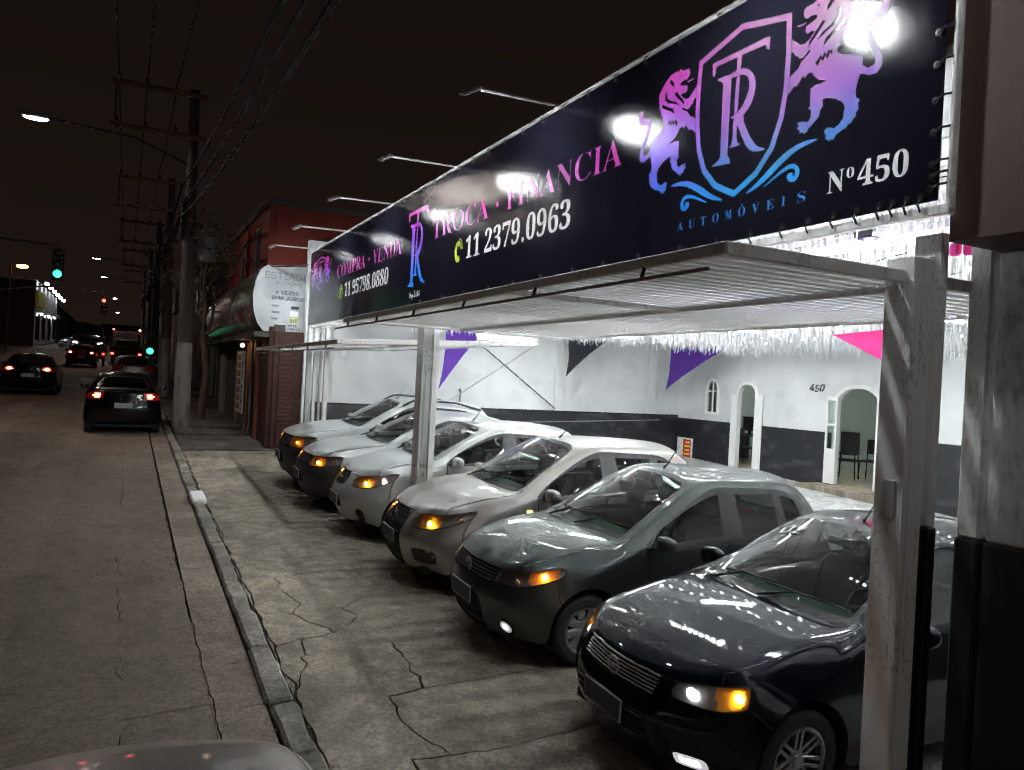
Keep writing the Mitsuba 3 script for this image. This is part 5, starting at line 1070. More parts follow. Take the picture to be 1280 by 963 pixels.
def car(name, label, category, group, M, paint_mat, P=None, levels=3, wheels='cap', lit=(), lamp=None, fog=None, glass_side='m_glass_dark', rack=False, grille_bars=4,
        emblem='ring', plate='dark', tail_lit=0.0, mirror='paint', wiper=True, rear_plate=None, interior=True, repeater=False, part_labels=None, antenna=True):
    p = {**CAR, **(P or {})}
    root = thing(name, label, category, group)
    V, F, tag, sharp, seam = cage(p)
    edges = {**seam, **sharp}
    cr, sm = dict(sharp), {e: 'seam' for e in seam}
    for _ in range(levels):
        # seams ride along with the creases
        both = {**{e: s for e, s in sm.items()}, }
        V1, F1, t1, cr1 = subdivide(V, F, tag, cr)
        # children of seam edges by the same numbering
        n = len(V)
        E = np.sort(np.stack([F, np.roll(F, -1, 1)], -1).reshape(-1, 2), 1)
        uniq = np.unique(E, axis=0)
        idx = {tuple(e): i for i, e in enumerate(uniq.tolist())}
        sm1 = {}
        for (a, b) in sm:
            q = idx[(a, b)] + n
            sm1[(min(a, q), max(a, q))] = 'seam'; sm1[(min(b, q), max(b, q))] = 'seam'
        V, F, tag, cr, sm = V1, F1, t1, cr1, sm1
    used_, inv_ = np.unique(F, return_inverse=True)      # drop the cage points of the wheel openings
    back_ = -np.ones(len(V), int); back_[used_] = np.arange(len(used_))
    sm = {(min(back_[a], back_[b]), max(back_[a], back_[b])): s for (a, b), s in sm.items()}
    V, F = V[used_], inv_.reshape(-1, 4)
    tag = np.array(tag)
    kind = np.array([t.split('|')[0] for t in tag]); side = np.array([t.split('|')[1] for t in tag])
    nl = vnorm(V, F)                                  # local, outward?
    if nl[np.argmax(V[:, 2])][2] < 0:
        F = F[:, ::-1]; nl = -nl
    R3 = M[:3, :3]
    wv = lambda A: A @ R3.T + M[:3, 3]
    def mv(m):
        m = m.copy(); m.apply_transform(M); return m
    def pt(nm, m, mt, smooth=False, **k):
        return part(root, nm, mv(m), mt, smooth, **k)
    def sub(parent, nm, m, mt, smooth=False, **k):
        return put(key(parent + '__' + nm), mv(m), mt, smooth, **k)
    NW = nl @ R3.T
    VW = wv(V)
    # rubber border of every pane: the quads that touch the pane's edge
    glass_kinds = ['windshield', 'front_window', 'rear_side_window', 'quarter_window', 'rear_window']
    trim = np.zeros(len(F), bool)
    for gk in glass_kinds:
        for s in 'LR':
            sel = (kind == gk) if gk in ('windshield', 'rear_window') else (kind == gk) & (side == s)
            oth = np.unique(F[~sel])
            on = np.isin(F, oth).any(1) & sel
            trim |= on
    trim |= kind == 'pillar'
    def piece(nm, sel, mt, **k):
        if sel.any():
            return write_piece(key(root + '__' + nm), VW, F[sel], NW, mt, **k)
    bump = paint_mat if p['bumper'] == 'paint' else 'm_black_plastic'
    piece('body', (kind == 'body'), paint_mat)
    piece('hood', kind == 'hood', paint_mat)
    for s in ('LR' if (2, 0) in p['intake'] else ['LR']):
        piece('front_bumper', (kind == 'front_bumper') & np.isin(side, list(s)), bump)
    piece('rear_bumper', kind == 'rear_bumper', bump)
    piece('tailgate', kind == 'tailgate', paint_mat)
    for s in 'LR':
        piece('front_door', (kind == 'front_door') & (side == s), paint_mat)
        piece('rear_door', (kind == 'rear_door') & (side == s), paint_mat)
    piece('window_trim', trim, 'm_black')
    piece('windshield', (kind == 'windshield') & ~trim, 'm_glass')
    piece('rear_window', (kind == 'rear_window') & ~trim, 'm_glass_dark')
    for gk, nm in (('front_window', 'front_window'), ('rear_side_window', 'rear_window_pane'), ('quarter_window', 'quarter_window')):
        for s in 'LR':
            piece(nm, (kind == gk) & (side == s) & ~trim, glass_side)
    for s in 'LR':
        sel = (kind == 'taillight') & (side == s)
        k = piece('taillight', sel, 'm_red_lens')
        if tail_lit:
            cf = V[F[sel]].mean(1); c0 = cf.mean(0) + np.array([0.06, 0.05 * (1 if s == 'L' else -1), -0.01])
            core = sel.copy(); core[np.nonzero(sel)[0]] = np.linalg.norm((cf - c0) * np.array([0.5, 0.9, 1.5]), axis=1) < 0.095
            if core.any():
                write_piece(key(k + '__brake_lamp'), wv(V + nl * 0.004), F[core], NW, 'm_red_lens', **glow((tail_lit, tail_lit * 0.09, tail_lit * 0.06), 0.5))
    # lips: turn every open border inwards so the panels have thickness
    E = np.sort(np.stack([F, np.roll(F, -1, 1)], -1).reshape(-1, 2), 1)
    uq, ct = np.unique(E, axis=0, return_counts=True)
    be = uq[ct == 1]
    inn = np.array([-0.0, 0, 0]) + V - nl * 0.045 * np.array([1, 1, 0.3])
    lv = np.vstack([V[be[:, 0]], V[be[:, 1]], inn[be[:, 1]], inn[be[:, 0]]])
    q = len(be); a = np.arange(q)
    lf = np.vstack([np.stack([a, a + q, a + 2 * q], 1), np.stack([a, a + 2 * q, a + 3 * q], 1)])
    pt('arch_lip', trimesh.Trimesh(lv, lf, process=False), bump if p['dark_side'] else 'm_black_plastic')
    # panel gaps, drawn as fine dark grooves along the cage lines where panels meet
    segs = np.array(list(sm.keys()))
    if len(segs):
        A, B = V[segs[:, 0]], V[segs[:, 1]]
        nA, nB = nl[segs[:, 0]], nl[segs[:, 1]]
        d = B - A; d /= np.linalg.norm(d, axis=1, keepdims=True) + 1e-12
        sA, sB = np.cross(nA, d) * 0.0048, np.cross(nB, d) * 0.0048
        gv = np.vstack([A - sA + nA * 0.0012, A + sA + nA * 0.0012, B + sB + nB * 0.0012, B - sB + nB * 0.0012])
        q = len(segs); a = np.arange(q)
        pt('panel_gap', trimesh.Trimesh(gv, np.vstack([np.stack([a, a + q, a + 2 * q], 1), np.stack([a, a + 2 * q, a + 3 * q], 1)]), process=False), 'm_black', kind='stuff')
    # surface look-ups on the finished skin
    def front_x(y, z):
        m = V[:, 0] < 1.0
        w = (V[m, 1] - y) ** 2 + (V[m, 2] - z) ** 2 + np.where(V[m, 0] > 0.75, 1, 0)
        k = np.argsort(w)[:4]
        wt = 1 / (w[k] + 1e-5)
        return (V[m][k, 0] * wt).sum() / wt.sum()
    def side_y(x, z):
        m = V[:, 1] < -0.3
        w = (V[m, 0] - x) ** 2 + (V[m, 2] - z) ** 2
        k = np.argsort(w)[:4]; wt = 1 / (w[k] + 1e-5)
        return (V[m][k, 1] * wt).sum() / wt.sum()
    def top_z(x, y):
        m = (V[:, 2] > 0.6) & (np.abs(nl[:, 2]) > 0.25)
        w = (V[m, 0] - x) ** 2 + (V[m, 1] - y) ** 2
        k = np.argsort(w)[:4]; wt = 1 / (w[k] + 1e-5)
        return (V[m][k, 2] * wt).sum() / wt.sum()
    # grille and intakes: dark recess behind a frame of bars
    for nm in ('grille', 'intake'):
        sel = kind == nm
        if not sel.any():
            continue
        k = write_piece(key(f'{root}__{nm}'), wv(V - nl * np.array([0.03, 0.0, 0.0])), F[sel], NW, 'm_matt_black')
        ids = np.unique(F[sel]); zz = V[ids, 2]; yy = np.abs(V[ids, 1]).max() - 0.015
        z0, z1 = zz.min() + 0.012, zz.max() - 0.012
        nb = grille_bars if nm == 'grille' else 3
        for b in range(nb):
            z = z0 + (z1 - z0) * (b + 0.5) / nb
            pts = [(front_x(y, z) - 0.004, y, z) for y in np.linspace(-yy, yy, 13)]
            sub(k, 'bar', tube(pts, 0.0055, 6), 'm_chrome' if nm == 'grille' and p.get('bar_chrome') else 'm_black_plastic', True)
        rim_ = [(front_x(y, z1 + 0.012) - 0.006, y, z1 + 0.012) for y in np.linspace(-yy, yy, 15)]
        if nm == 'grille':
            sub(k, 'grille_frame', tube(rim_, 0.007, 6), 'm_chrome' if p.get('bar_chrome') else 'm_black_plastic', True)
    # headlights: clear lens, reflector bowl, bulbs
    for s, sy in (('L', -1), ('R', 1)):
        sel = (kind == 'headlight') & (side == s)
        k = write_piece(key(f'{root}__headlight'), VW, F[sel], NW, 'm_lens')
        ids = np.unique(F[sel])
        c = V[ids].mean(0)
        inner = V - nl * 0.055
        inner = np.where(np.isin(np.arange(len(V)), np.unique(F[~sel]))[:, None], V - nl * 0.004, inner)
        ext = V[ids]
        cen_f = V[F].mean(1)
        amber = np.zeros(len(F), bool); white = np.zeros(len(F), bool)
        u = np.argsort(ext[:, 1] * sy)
        if True:
            # shell between dipped beam and indicator
            for f, col in (((0.33, 'w'), (0.66, 'a')) if lamp is None else lamp):
                yq = np.quantile(np.abs(ext[:, 1]), f)
                near = ext[np.argsort(np.abs(np.abs(ext[:, 1]) - yq))[:10]].mean(0)
                nn = nl[ids][np.argmin(np.linalg.norm(ext - near, axis=1))]
                pos = near - nn * 0.030
                on = col in lit and (lit[col] if isinstance(lit, dict) else 6.0)
                bulb = trimesh.creation.icosphere(2, 0.5)
                size = np.array([0.04, 0.060, 0.05]) if col == 'a' else np.array([0.05, 0.075, 0.065])
                bulb.apply_scale(size)
                bulb.apply_translation(pos)
                mt = 'm_amber_lens' if col == 'a' else 'm_chrome'
                rad = {'a': (1.0, 0.36, 0.05), 'w': (0.95, 0.97, 1.0), 'p': (1.0, 0.72, 0.75)}[col]
                if on:
                    e0, e1 = ext[np.argmin(np.abs(ext[:, 1]))], ext[np.argmax(ext[:, 0])]
                    dr_ = (e1 - e0) * np.array([1, 1, 0]); dr_ /= np.linalg.norm(dr_)
                    hit = sel & (np.abs((cen_f - near) @ dr_) < (p.get('amber_r', 0.13) if col == 'a' else 0.085)) & ~amber
                    if col == 'a': amber |= hit
                    else: white |= hit & ~amber
                sub(k, 'indicator_bulb' if col == 'a' else 'main_bulb', bulb, mt, True, **(glow(np.array(rad) * on, 0.6) if on else {}))
        white &= ~amber
        write_piece(key(k + '__reflector'), wv(inner), F[sel & ~amber & ~white], NW, 'm_reflector')
        if amber.any():
            write_piece(key(k + '__indicator_reflector'), wv(inner), F[amber], NW, 'm_amber_bowl')  # bowl coloured amber around a lit bulb to widen its glow
        if white.any():
            write_piece(key(k + '__beam_reflector'), wv(inner), F[white], NW, 'm_reflector')
    if fog:
        for sy in (-1, 1):
            y, z, ry, rz, power, rnd = fog
            x = front_x(sy * y, z)
            th = np.linspace(0, 2 * np.pi, 21)[:-1]
            pw = 1.0 if rnd else 0.45
            cs, sn = np.sign(np.cos(th)) * np.abs(np.cos(th)) ** pw, np.sign(np.sin(th)) * np.abs(np.sin(th)) ** pw
            def disc(scale, dx):
                yy, zz = sy * y + ry * scale * cs, z + rz * scale * sn
                v = np.array([(front_x(a, b) + dx, a, b) for a, b in zip(yy, zz)] + [(x + dx - 0.004, sy * y, z)])
                f = np.array([(i, (i + 1) % 20, 20) for i in range(20)])
                return trimesh.Trimesh(v, f if sy < 0 else f, process=False)
            fk = pt('fog_light', disc(1.25, -0.004), 'm_black')
            for sc_, dx_, nm_, em_ in ((0.95, -0.010, 'fog_lens', 0.10), (0.60, -0.0125, 'fog_glow', 0.35), (0.34, -0.015, 'fog_bulb', 1.0)):
                m = disc(sc_, dx_)
                if m.face_normals.mean(0)[0] > 0: m.invert()
                sub(fk, nm_, m, 'm_reflector' if power else 'm_black', False, **(glow(np.array((1.0, 0.95, 1.0)) * power * em_, 0.25) if power else {}))
                if not power: break
    # number plate, emblem
    if plate:
        z = p.get('plate_z', 0.46); x = min(front_x(y, z) for y in (-0.2, 0, 0.2)) - 0.012
        pl = bx(x - 0.008, x + 0.004, -0.205, 0.205, z - 0.07, z + 0.07, 0.004)
        k = pt('number_plate', pl, 'm_plate_grey')
        sub(k, 'plate_cover', bx(x - 0.0105, x - 0.0085, -0.195, 0.195, z - 0.06, z + 0.06), 'm_plate_dark')
    ez = p.get('emblem_z', (p['fz'][3] + p['fz'][4]) / 2)
    ex = front_x(0, ez) - 0.012
    if emblem:
        th = np.linspace(0, 2 * np.pi, 25)
        e = []
        er = 0.052
        if emblem in ('vw', 'ring', 'bolt', 'bar'):
            e.append(tube(np.stack([np.full(25, ex), er * np.cos(th), ez + er * np.sin(th)], 1), 0.006, 6, False))
        line = lambda pts: e.append(tube([(ex, er * a, ez + er * b) for a, b in pts], 0.005, 5))
        if emblem == 'vw':
            line([(-0.42, 0.85), (0, 0.12), (0.42, 0.85)]); line([(-0.9, 0.35), (-0.42, -0.85), (0, -0.1), (0.42, -0.85), (0.9, 0.35)])
        if emblem == 'bolt': line([(-1.25, 0.10), (0.25, 0.10), (-0.25, -0.10), (1.25, -0.10)])
        if emblem == 'bar': e.append(bx(ex - 0.006, ex + 0.004, -0.075, 0.075, ez - 0.014, ez + 0.014, 0.003))
        if emblem == 'diamond':
            for s_ in (1.0, 0.55):
                line([(0, 1.2 * s_), (0.8 * s_, 0), (0, -1.2 * s_), (-0.8 * s_, 0), (0, 1.2 * s_)])
        if e: pt('emblem', cat(e), 'm_chrome', True)
    # wheels
    wm = wheel_meshes(p['rw'], 0.19, wheels)
    for xw in (p['xa'], p['xb']):
        for sy in (-1, 1):
            Mt = np.eye(4); Mt[:3, 3] = (xw, sy * (p['W'] - 0.115), p['rw'])
            if sy > 0: Mt[1, 1] = -1
            def w_(m):
                m = m.copy(); m.apply_transform(Mt)
                if sy > 0: m.invert()
                return m
            k = pt('wheel', w_(wm['tyre']), 'm_rubber', 30)
            sub(k, 'rim', w_(wm['rim']), 'm_alloy', 30)
            sub(k, 'hub', w_(wm['hub']), 'm_matt_black')
            sub(k, 'centre_cap', w_(wm['cap']), 'm_alloy', 30)
            Rr = p['rw'] + p['gap'] + 0.01
            th = np.radians(np.linspace(-35, 215, 22))
            y0, y1 = sy * (p['W'] - 0.30), sy * (p['W'] - 0.035)
            lv = np.array([(xw + Rr * math.cos(t), y, max(p['rw'] + Rr * math.sin(t), 0.16)) for y in (y0, y1) for t in th])
            lf = [(i, i + 1, i + 23) for i in range(21)] + [(i, i + 23, i + 22) for i in range(21)]
            c = len(lv); lv = np.vstack([lv, (xw, y0, p['rw'])]); lf += [(i, i + 1, c) for i in range(21)]
            pt('wheel_arch_liner', trimesh.Trimesh(lv, np.array(lf), process=False), 'm_matt_black')
    pt('underbody', bx(0.22, p['L'] - 0.2, -p['W'] + 0.26, p['W'] - 0.26, 0.18, 0.24), 'm_matt_black')
    # mirrors, handles, wipers, antenna
    mm = paint_mat if mirror == 'paint' else 'm_black_plastic'
    xm = p['xd'] + 0.13; zm = p['zb'][0] + 0.075
    for sy in (-1, 1):
        s_ = trimesh.creation.icosphere(3, 1.0)
        v = s_.vertices
        s_.vertices = np.sign(v) * np.abs(v) ** 0.72 * np.array([0.065, 0.105, 0.07]) * np.array([1, 1, 1])
        s_.vertices[:, 0] += 0.03 * np.abs(s_.vertices[:, 1] / 0.1)
        s_.apply_translation((xm, sy * (p['W'] + 0.085), zm))
        k = pt('wing_mirror', s_, mm, True)
        sub(k, 'mirror_arm', bx(xm - 0.02, xm + 0.06, sy * (p['W'] - 0.03), sy * (p['W'] + 0.05), zm - 0.065, zm - 0.03, 0.01), 'm_black_plastic')
        gl_ = bx(xm + 0.062, xm + 0.066, sy * (p['W'] + 0.02), sy * (p['W'] + 0.16), zm - 0.045, zm + 0.045)
        sub(k, 'mirror_glass', gl_, 'm_chrome')
        for xh in (p['xB'] - 0.22, p['xq'][0] - 0.22):
            zz = p['zb'][0] - 0.10 + (0.02 if xh > p['xB'] else 0)
            yy = side_y(xh, zz)
            pt('door_handle', tube([(xh - 0.09, sy * (abs(yy) - 0.002), zz), (xh - 0.07, sy * (abs(yy) + 0.022), zz + 0.004), (xh + 0.07, sy * (abs(yy) + 0.022), zz + 0.008), (xh + 0.09, sy * (abs(yy) - 0.002), zz + 0.008)], 0.011, 8), mm, True)
        if repeater:
            xr_, zr_ = repeater
            yy = abs(side_y(xr_, zr_))
            b = trimesh.creation.icosphere(2, 0.5); b.apply_scale((0.075, 0.02, 0.04)); b.apply_translation((xr_, sy * yy, zr_))
            pt('side_repeater', b, 'm_amber_lens', True, **(glow(np.array((1.0, 0.33, 0.05)) * lit['s'], 0.2) if isinstance(lit, dict) and lit.get('s') and sy < 0 else {}))
    if wiper:
        for y0, y1 in ((-0.56, 0.02), (-0.05, 0.50)):
            pts = []
            for t in np.linspace(0, 1, 9):
                y = y0 + (y1 - y0) * t
                x = p['xc'] + 0.10 + 0.03 * (1 - t) + 0.10 * (y / 0.6) ** 2
                pts.append((x, y, top_z(x, y) + 0.018))
            k = pt('wiper', tube(pts, 0.007, 6), 'm_black', True)
            sub(k, 'wiper_arm', tube([(p['xc'] + 0.0, y1 - 0.02, top_z(p['xc'] + 0.02, y1 - 0.02) + 0.012), pts[5]], 0.009, 6), 'm_black', True)
    if antenna:
        xa_ = p['xr'] + 0.12
        pt('antenna', tube([(xa_, 0, p['H'] - 0.015), (xa_ + 0.05, 0, p['H'] + 0.03), (xa_ + 0.17, 0, p['H'] + 0.20)], [0.012, 0.006, 0.003], 6), 'm_black', True)
    if rack:
        for sy in (-1, 1):
            pts = [(x, sy * (p['yr'] + 0.02), top_z(x, sy * (p['yr'] - 0.02)) + dz) for x, dz in ((p['xr'] + 0.05, 0.0), (p['xr'] + 0.25, 0.055), (p['xB'], 0.065), (p['xq'][0], 0.06), (p['xrr'] - 0.05, 0.005))]
            pt('roof_rail', tube(pts, 0.018, 8), 'm_black_plastic', True)
    if rear_plate:
        x = max(V[(np.abs(V[:, 1]) < 0.25) & (np.abs(V[:, 2] - rear_plate) < 0.1)][:, 0]) + 0.012
        pt('rear_plate', bx(x - 0.006, x + 0.006, -0.2, 0.2, rear_plate - 0.065, rear_plate + 0.065, 0.003), 'm_plate_grey')
    # cabin
    if interior:
        W = p['W']
        cabin = [(p['xc'] + 0.02, p['zc'] - 0.06), (p['xc'] + 0.22, p['zc'] - 0.02), (p['xc'] + 0.48, p['zc'] - 0.03), (p['xc'] + 0.60, p['zc'] - 0.12), (p['xc'] + 0.62, 0.55), (p['xc'] + 0.02, 0.5)]
        d = trimesh.creation.extrude_polygon(Polygon(cabin), 2 * W - 0.2, engine='earcut')
        d.apply_transform(np.array([[1, 0, 0, 0], [0, 0, -1, W - 0.1], [0, 1, 0, 0], [0, 0, 0, 1.0]]))
        pt('dashboard', d, 'm_dash', 30)
        pt('cabin_floor', bx(p['xc'], p['L'] - 0.3, -W + 0.12, W - 0.12, 0.28, 0.34), 'm_interior')
        for sy in (-1, 1):
            xs = p['xB'] - 0.28
            k = pt('front_seat', bx(xs - 0.28, xs + 0.22, sy * 0.36 - 0.24, sy * 0.36 + 0.24, 0.40, 0.58, 0.06), 'm_seat', 40)
            b = bx(-0.07, 0.07, -0.23, 0.23, 0, 0.58, 0.05)
            b.apply_transform(trimesh.transformations.rotation_matrix(0.28, (0, 1, 0))); b.apply_translation((xs + 0.20, sy * 0.36, 0.52))
            sub(k, 'seat_back', b, 'm_seat', 40)
            h = bx(-0.045, 0.045, -0.12, 0.12, 0, 0.17, 0.04)
            h.apply_translation((xs + 0.40, sy * 0.36, 1.10)); sub(k, 'headrest', h, 'm_seat', 40)
        k = pt('rear_seat', bx(p['xq'][0] - 0.45, p['xq'][0] + 0.1, -W + 0.16, W - 0.16, 0.4, 0.58, 0.06), 'm_seat', 40)
        b = bx(p['xq'][0] + 0.06, p['xq'][0] + 0.2, -W + 0.18, W - 0.18, 0.5, 1.06, 0.05); sub(k, 'seat_back', b, 'm_seat', 40)
        th = np.linspace(0, 2 * np.pi, 29)
        sw = np.stack([0.0 * th, 0.185 * np.cos(th), 0.185 * np.sin(th)], 1)
        rot = trimesh.transformations.rotation_matrix(-0.42, (0, 1, 0))[:3, :3]
        c0 = np.array([p['xc'] + 0.72, -0.36, p['zc'] - 0.06])
        st = [tube(sw @ rot.T + c0, 0.014, 8, False)]
        for a, b in (((0, -0.17, 0), (0, 0.17, 0)), ((0, 0, 0), (0, 0, -0.17))):
            st.append(tube([rot @ np.array(a) + c0, rot @ np.array(b) + c0], 0.016, 6))
        pt('steering_wheel', cat(st), 'm_black_plastic', True)
        mx = p['xr'] - 0.12
        pt('rear_view_mirror', bx(mx, mx + 0.03, -0.12, 0.12, p['zr'] - 0.16, p['zr'] - 0.09, 0.012), 'm_black_plastic')
        # dark lining inside the sides and roof
        li = (np.isin(kind, ['front_door', 'rear_door']))
        write_piece(key(f'{root}__door_lining'), wv(V - nl * 0.05), F[li], -NW, 'm_interior')
        ro = (kind == 'body') & (V[F][:, :, 0].mean(1) > p['xr'] - 0.02) & (V[F][:, :, 2].mean(1) > p['zb'][1] + 0.1)
        write_piece(key(f'{root}__roof_lining'), wv(V - nl * 0.035), F[ro], -NW, 'm_seat')
    return root, dict(V=VW, top_z=top_z, front_x=front_x, wv=wv, p=p)

# ---------------------------------------------------------------- the six cars of the lot, noses to the street
LOT = 'cars for sale parked side by side'
def lot_car(nose_x, y, yaw=0.0):
    return place_matrix(nose_x, y, gz(y) + 0.04, math.radians(yaw))

astra = dict(L=4.11, W=0.855, H=1.49, xa=0.84, xb=3.45, rw=0.305, fx=(0.10, 0.03, 0.0, 0.045, 0.10, 0.16), fz=(0.19, 0.33, 0.50, 0.585, 0.70, 0.745),
             cx=(0.34, 0.27, 0.25, 0.30, 0.37, 0.42), cy=(0.19, 0.13, 0.12, 0.14, 0.17, 0.21), cz=(0.21, 0.34, 0.50, 0.605, 0.735, 0.765),
             r1=0.40, r2=0.44, lamp_tail=((0.43, 0.645), (0.49, 0.785)), lamp_in=(0.03, 0.0), hood=(0.835, 0.905, 0.95), zc=0.98, xc=1.24, wl=0.22, xd=1.50, xr=2.12, zr=1.455, yr=0.55,
             xB=2.50, zb=(0.93, 0.97), xq=(3.12, 3.06), x10=(3.42, 3.34), xrr=3.42, zrr=1.41, xrw=3.92, zrw=0.99, tz=(0.27, 0.42, 0.58, 0.72, 0.90, 0.965), hood_crown=0.03,
             grille=((3, 0), ), bar_chrome=True, plate_z=0.44, bulge=0.03)
gol = dict(L=3.90, W=0.83, H=1.535, zr=1.50, zrr=1.47, xa=0.80, xb=3.27, rw=0.295, fx=(0.10, 0.03, 0.0, 0.03, 0.10, 0.17), fz=(0.20, 0.36, 0.52, 0.62, 0.755, 0.80),
           r1=0.33, r2=0.42, lamp_tail=((0.56, 0.735), (0.66, 0.835)), lamp_in=(0.02, -0.01), hood=(0.88, 0.945, 0.975), zc=0.99, xc=1.12, grille=((3, 0), (3, 1)), intake=((0, 0), (1, 0)), plate_z=0.47, bulge=0.04)
sandero = dict(L=4.02, W=0.87, H=1.585, xa=0.80, xb=3.39, rw=0.305, fx=(0.11, 0.03, 0.0, 0.04, 0.16, 0.24), fz=(0.20, 0.34, 0.53, 0.63, 0.80, 0.845),
               cx=(0.32, 0.25, 0.23, 0.27, 0.36, 0.42), cz=(0.23, 0.36, 0.52, 0.64, 0.79, 0.85),
               r1=0.30, r2=0.36, lamp_tail=((0.66, 0.80), (0.78, 0.885)), hood=(0.93, 0.99, 1.02), zc=1.035, xc=1.13, xd=1.36, xr=1.98, zr=1.55, yr=0.57, zb=(0.97, 1.01), xB=2.36,
               xq=(3.10, 3.04), x10=(3.42, 3.34), xrr=3.48, zrr=1.515, xrw=3.83, zrw=1.06, tz=(0.27, 0.42, 0.6, 0.78, 0.98, 1.04), grille=((3, 0),), intake=((0, 0), (1, 0), (2, 0)), plate_z=0.50, bulge=0.045)
march = dict(L=3.78, W=0.825, H=1.56, xa=0.79, xb=3.23, rw=0.29, fx=(0.13, 0.04, 0.0, 0.05, 0.17, 0.25), fz=(0.21, 0.36, 0.55, 0.66, 0.84, 0.885), cz=(0.24, 0.38, 0.54, 0.67, 0.82, 0.88),
             cx=(0.34, 0.27, 0.25, 0.29, 0.38, 0.44), r1=0.24, r2=0.36, lamp_tail=((0.60, 0.81), (0.74, 0.925)), hood=(0.965, 1.025, 1.05), zc=1.06, xc=1.02, xd=1.26, xr=1.86, zr=1.50, yr=0.56,
             zb=(0.99, 1.03), xB=2.26, xq=(3.0, 2.92), x10=(3.34, 3.22), xrr=3.36, zrr=1.46, xrw=3.64, zrw=1.08, tz=(0.27, 0.42, 0.6, 0.8, 1.0, 1.06), grille=((3, 0),), intake=((1, 0),), plate_z=0.47, bulge=0.05)
palio = dict(L=3.92, W=0.82, H=1.52, xa=0.82, xb=3.28, rw=0.30, fx=(0.11, 0.03, 0.0, 0.03, 0.12, 0.19), fz=(0.22, 0.37, 0.56, 0.66, 0.82, 0.865), cz=(0.24, 0.38, 0.55, 0.67, 0.81, 0.87),
             r1=0.34, r2=0.40, lamp_tail=((0.50, 0.71), (0.58, 0.865)), hood=(0.94, 0.99, 1.015), zc=1.03, xc=1.14, zr=1.48, zb=(0.96, 1.0), bumper='black', grille=((3, 0), (3, 1)), plate_z=0.5)
eco = dict(L=4.1, W=0.86, H=1.60, xa=0.80, xb=3.30, rw=0.33, zs=0.26, fx=(0.09, 0.02, 0.0, 0.02, 0.09, 0.17), fz=(0.26, 0.42, 0.62, 0.72, 0.92, 0.965), cz=(0.28, 0.43, 0.61, 0.73, 0.92, 0.97),
           r1=0.36, r2=0.44, lamp_tail=((0.46, 0.76), (0.52, 0.955)), hood=(1.025, 1.07, 1.09), zc=1.11, xc=1.16, xd=1.38, zr=1.565, yr=0.60, zb=(1.06, 1.10), bumper='black', grille=((3, 0), (3, 1)),
           xrr=3.6, zrr=1.53, xrw=3.9, zrw=1.12, xq=(3.06, 3.02), x10=(3.5, 3.46), tz=(0.34, 0.5, 0.66, 0.84, 1.06, 1.12), plate_z=0.55)

c_astra = car('hatchback', 'glossy black hatchback nearest the camera, amber indicator and white fog light lit', 'car', LOT, lot_car(2.72, 4.02), 'm_paint_black', astra, wheels='twin',
              lit={'w': 5.0, 'a': 55.0, 's': 14.0}, lamp=((0.22, 'w'), (0.80, 'a')), fog=(0.60, 0.30, 0.085, 0.042, 3.5, False), emblem='bolt', glass_side='m_glass_dark', repeater=(1.38, 0.80), grille_bars=5)
c_gol = car('hatchback', 'dark grey-green hatchback with round fog lights, between the black and the silver cars', 'car', LOT, lot_car(2.70, 6.22), 'm_paint_green', gol, wheels='cap',
            lit={'a': 26.0}, lamp=((0.30, 'w'), (0.72, 'a')), fog=(0.56, 0.30, 0.05, 0.05, 2.2, True), emblem='vw', mirror='black')
c_sand = car('hatchback', 'silver hatchback with a large orange-lit headlight in front of the canopy post', 'car', LOT, lot_car(2.66, 8.22), 'm_paint_silver', sandero, wheels='ten',
             lit={'a': 52.0, 's': 7.0}, lamp=((0.30, 'a'), (0.78, 'w')), fog=(0.60, 0.37, 0.11, 0.06, 0.0, False), emblem='diamond', repeater=(1.30, 0.86))
c_march = car('hatchback', 'small rounded pearl-white hatchback behind the canopy post', 'car', LOT, lot_car(2.58, 10.40), 'm_paint_pearl', march, wheels='cap',
              lit={'a': 46.0, 'p': 10.0}, lamp=((0.30, 'a'), (0.68, 'p')), fog=(0.55, 0.33, 0.05, 0.06, 0.0, True), emblem='bar')
c_palio = car('hatchback', 'white hatchback with a black plastic bumper, second from the far end of the row', 'car', LOT, lot_car(2.44, 12.25), 'm_paint_pearl', palio, wheels='cap',
              lit={'a': 20.0}, lamp=((0.25, 'a'), (0.75, 'w')), emblem=None, mirror='black')
c_eco = car('compact_suv', 'white compact suv with roof rails and black bumper at the far end of the row', 'car', LOT, lot_car(2.45, 13.95), 'm_paint_white', eco, wheels='five',
            lit={'a': 5.0}, lamp=((0.25, 'a'), (0.75, 'w')), emblem=None, rack=True)
# year painted on the black car's windscreen, following the glass
def on_glass(info, root, text, h, x0, y0, m):
    """lettering laid on the windscreen, read from the front"""
    t_ = meshkit.text_mesh(text, h, 0.001, bold=True)
    t_ = trimesh.Trimesh(*trimesh.remesh.subdivide_to_size(t_.vertices, t_.faces, 0.03), process=False)
    v = t_.vertices.copy()
    p = info['p']
    w = v[:, 0].max()
    lx, ly = x0 + v[:, 1] * 0.86, y0 - (v[:, 0] - w / 2)
    out = np.array([(a, b, info['top_z'](a, b)) for a, b in zip(lx, ly)])
    k = key(root + '__painted_year')
    t_.vertices = info['wv'](out + np.array([-0.006, 0, 0.008]))
    put(k, t_, m)
on_glass(c_astra[1], c_astra[0], '02', 0.13, 1.86, 0.36, 'm_white_paint')

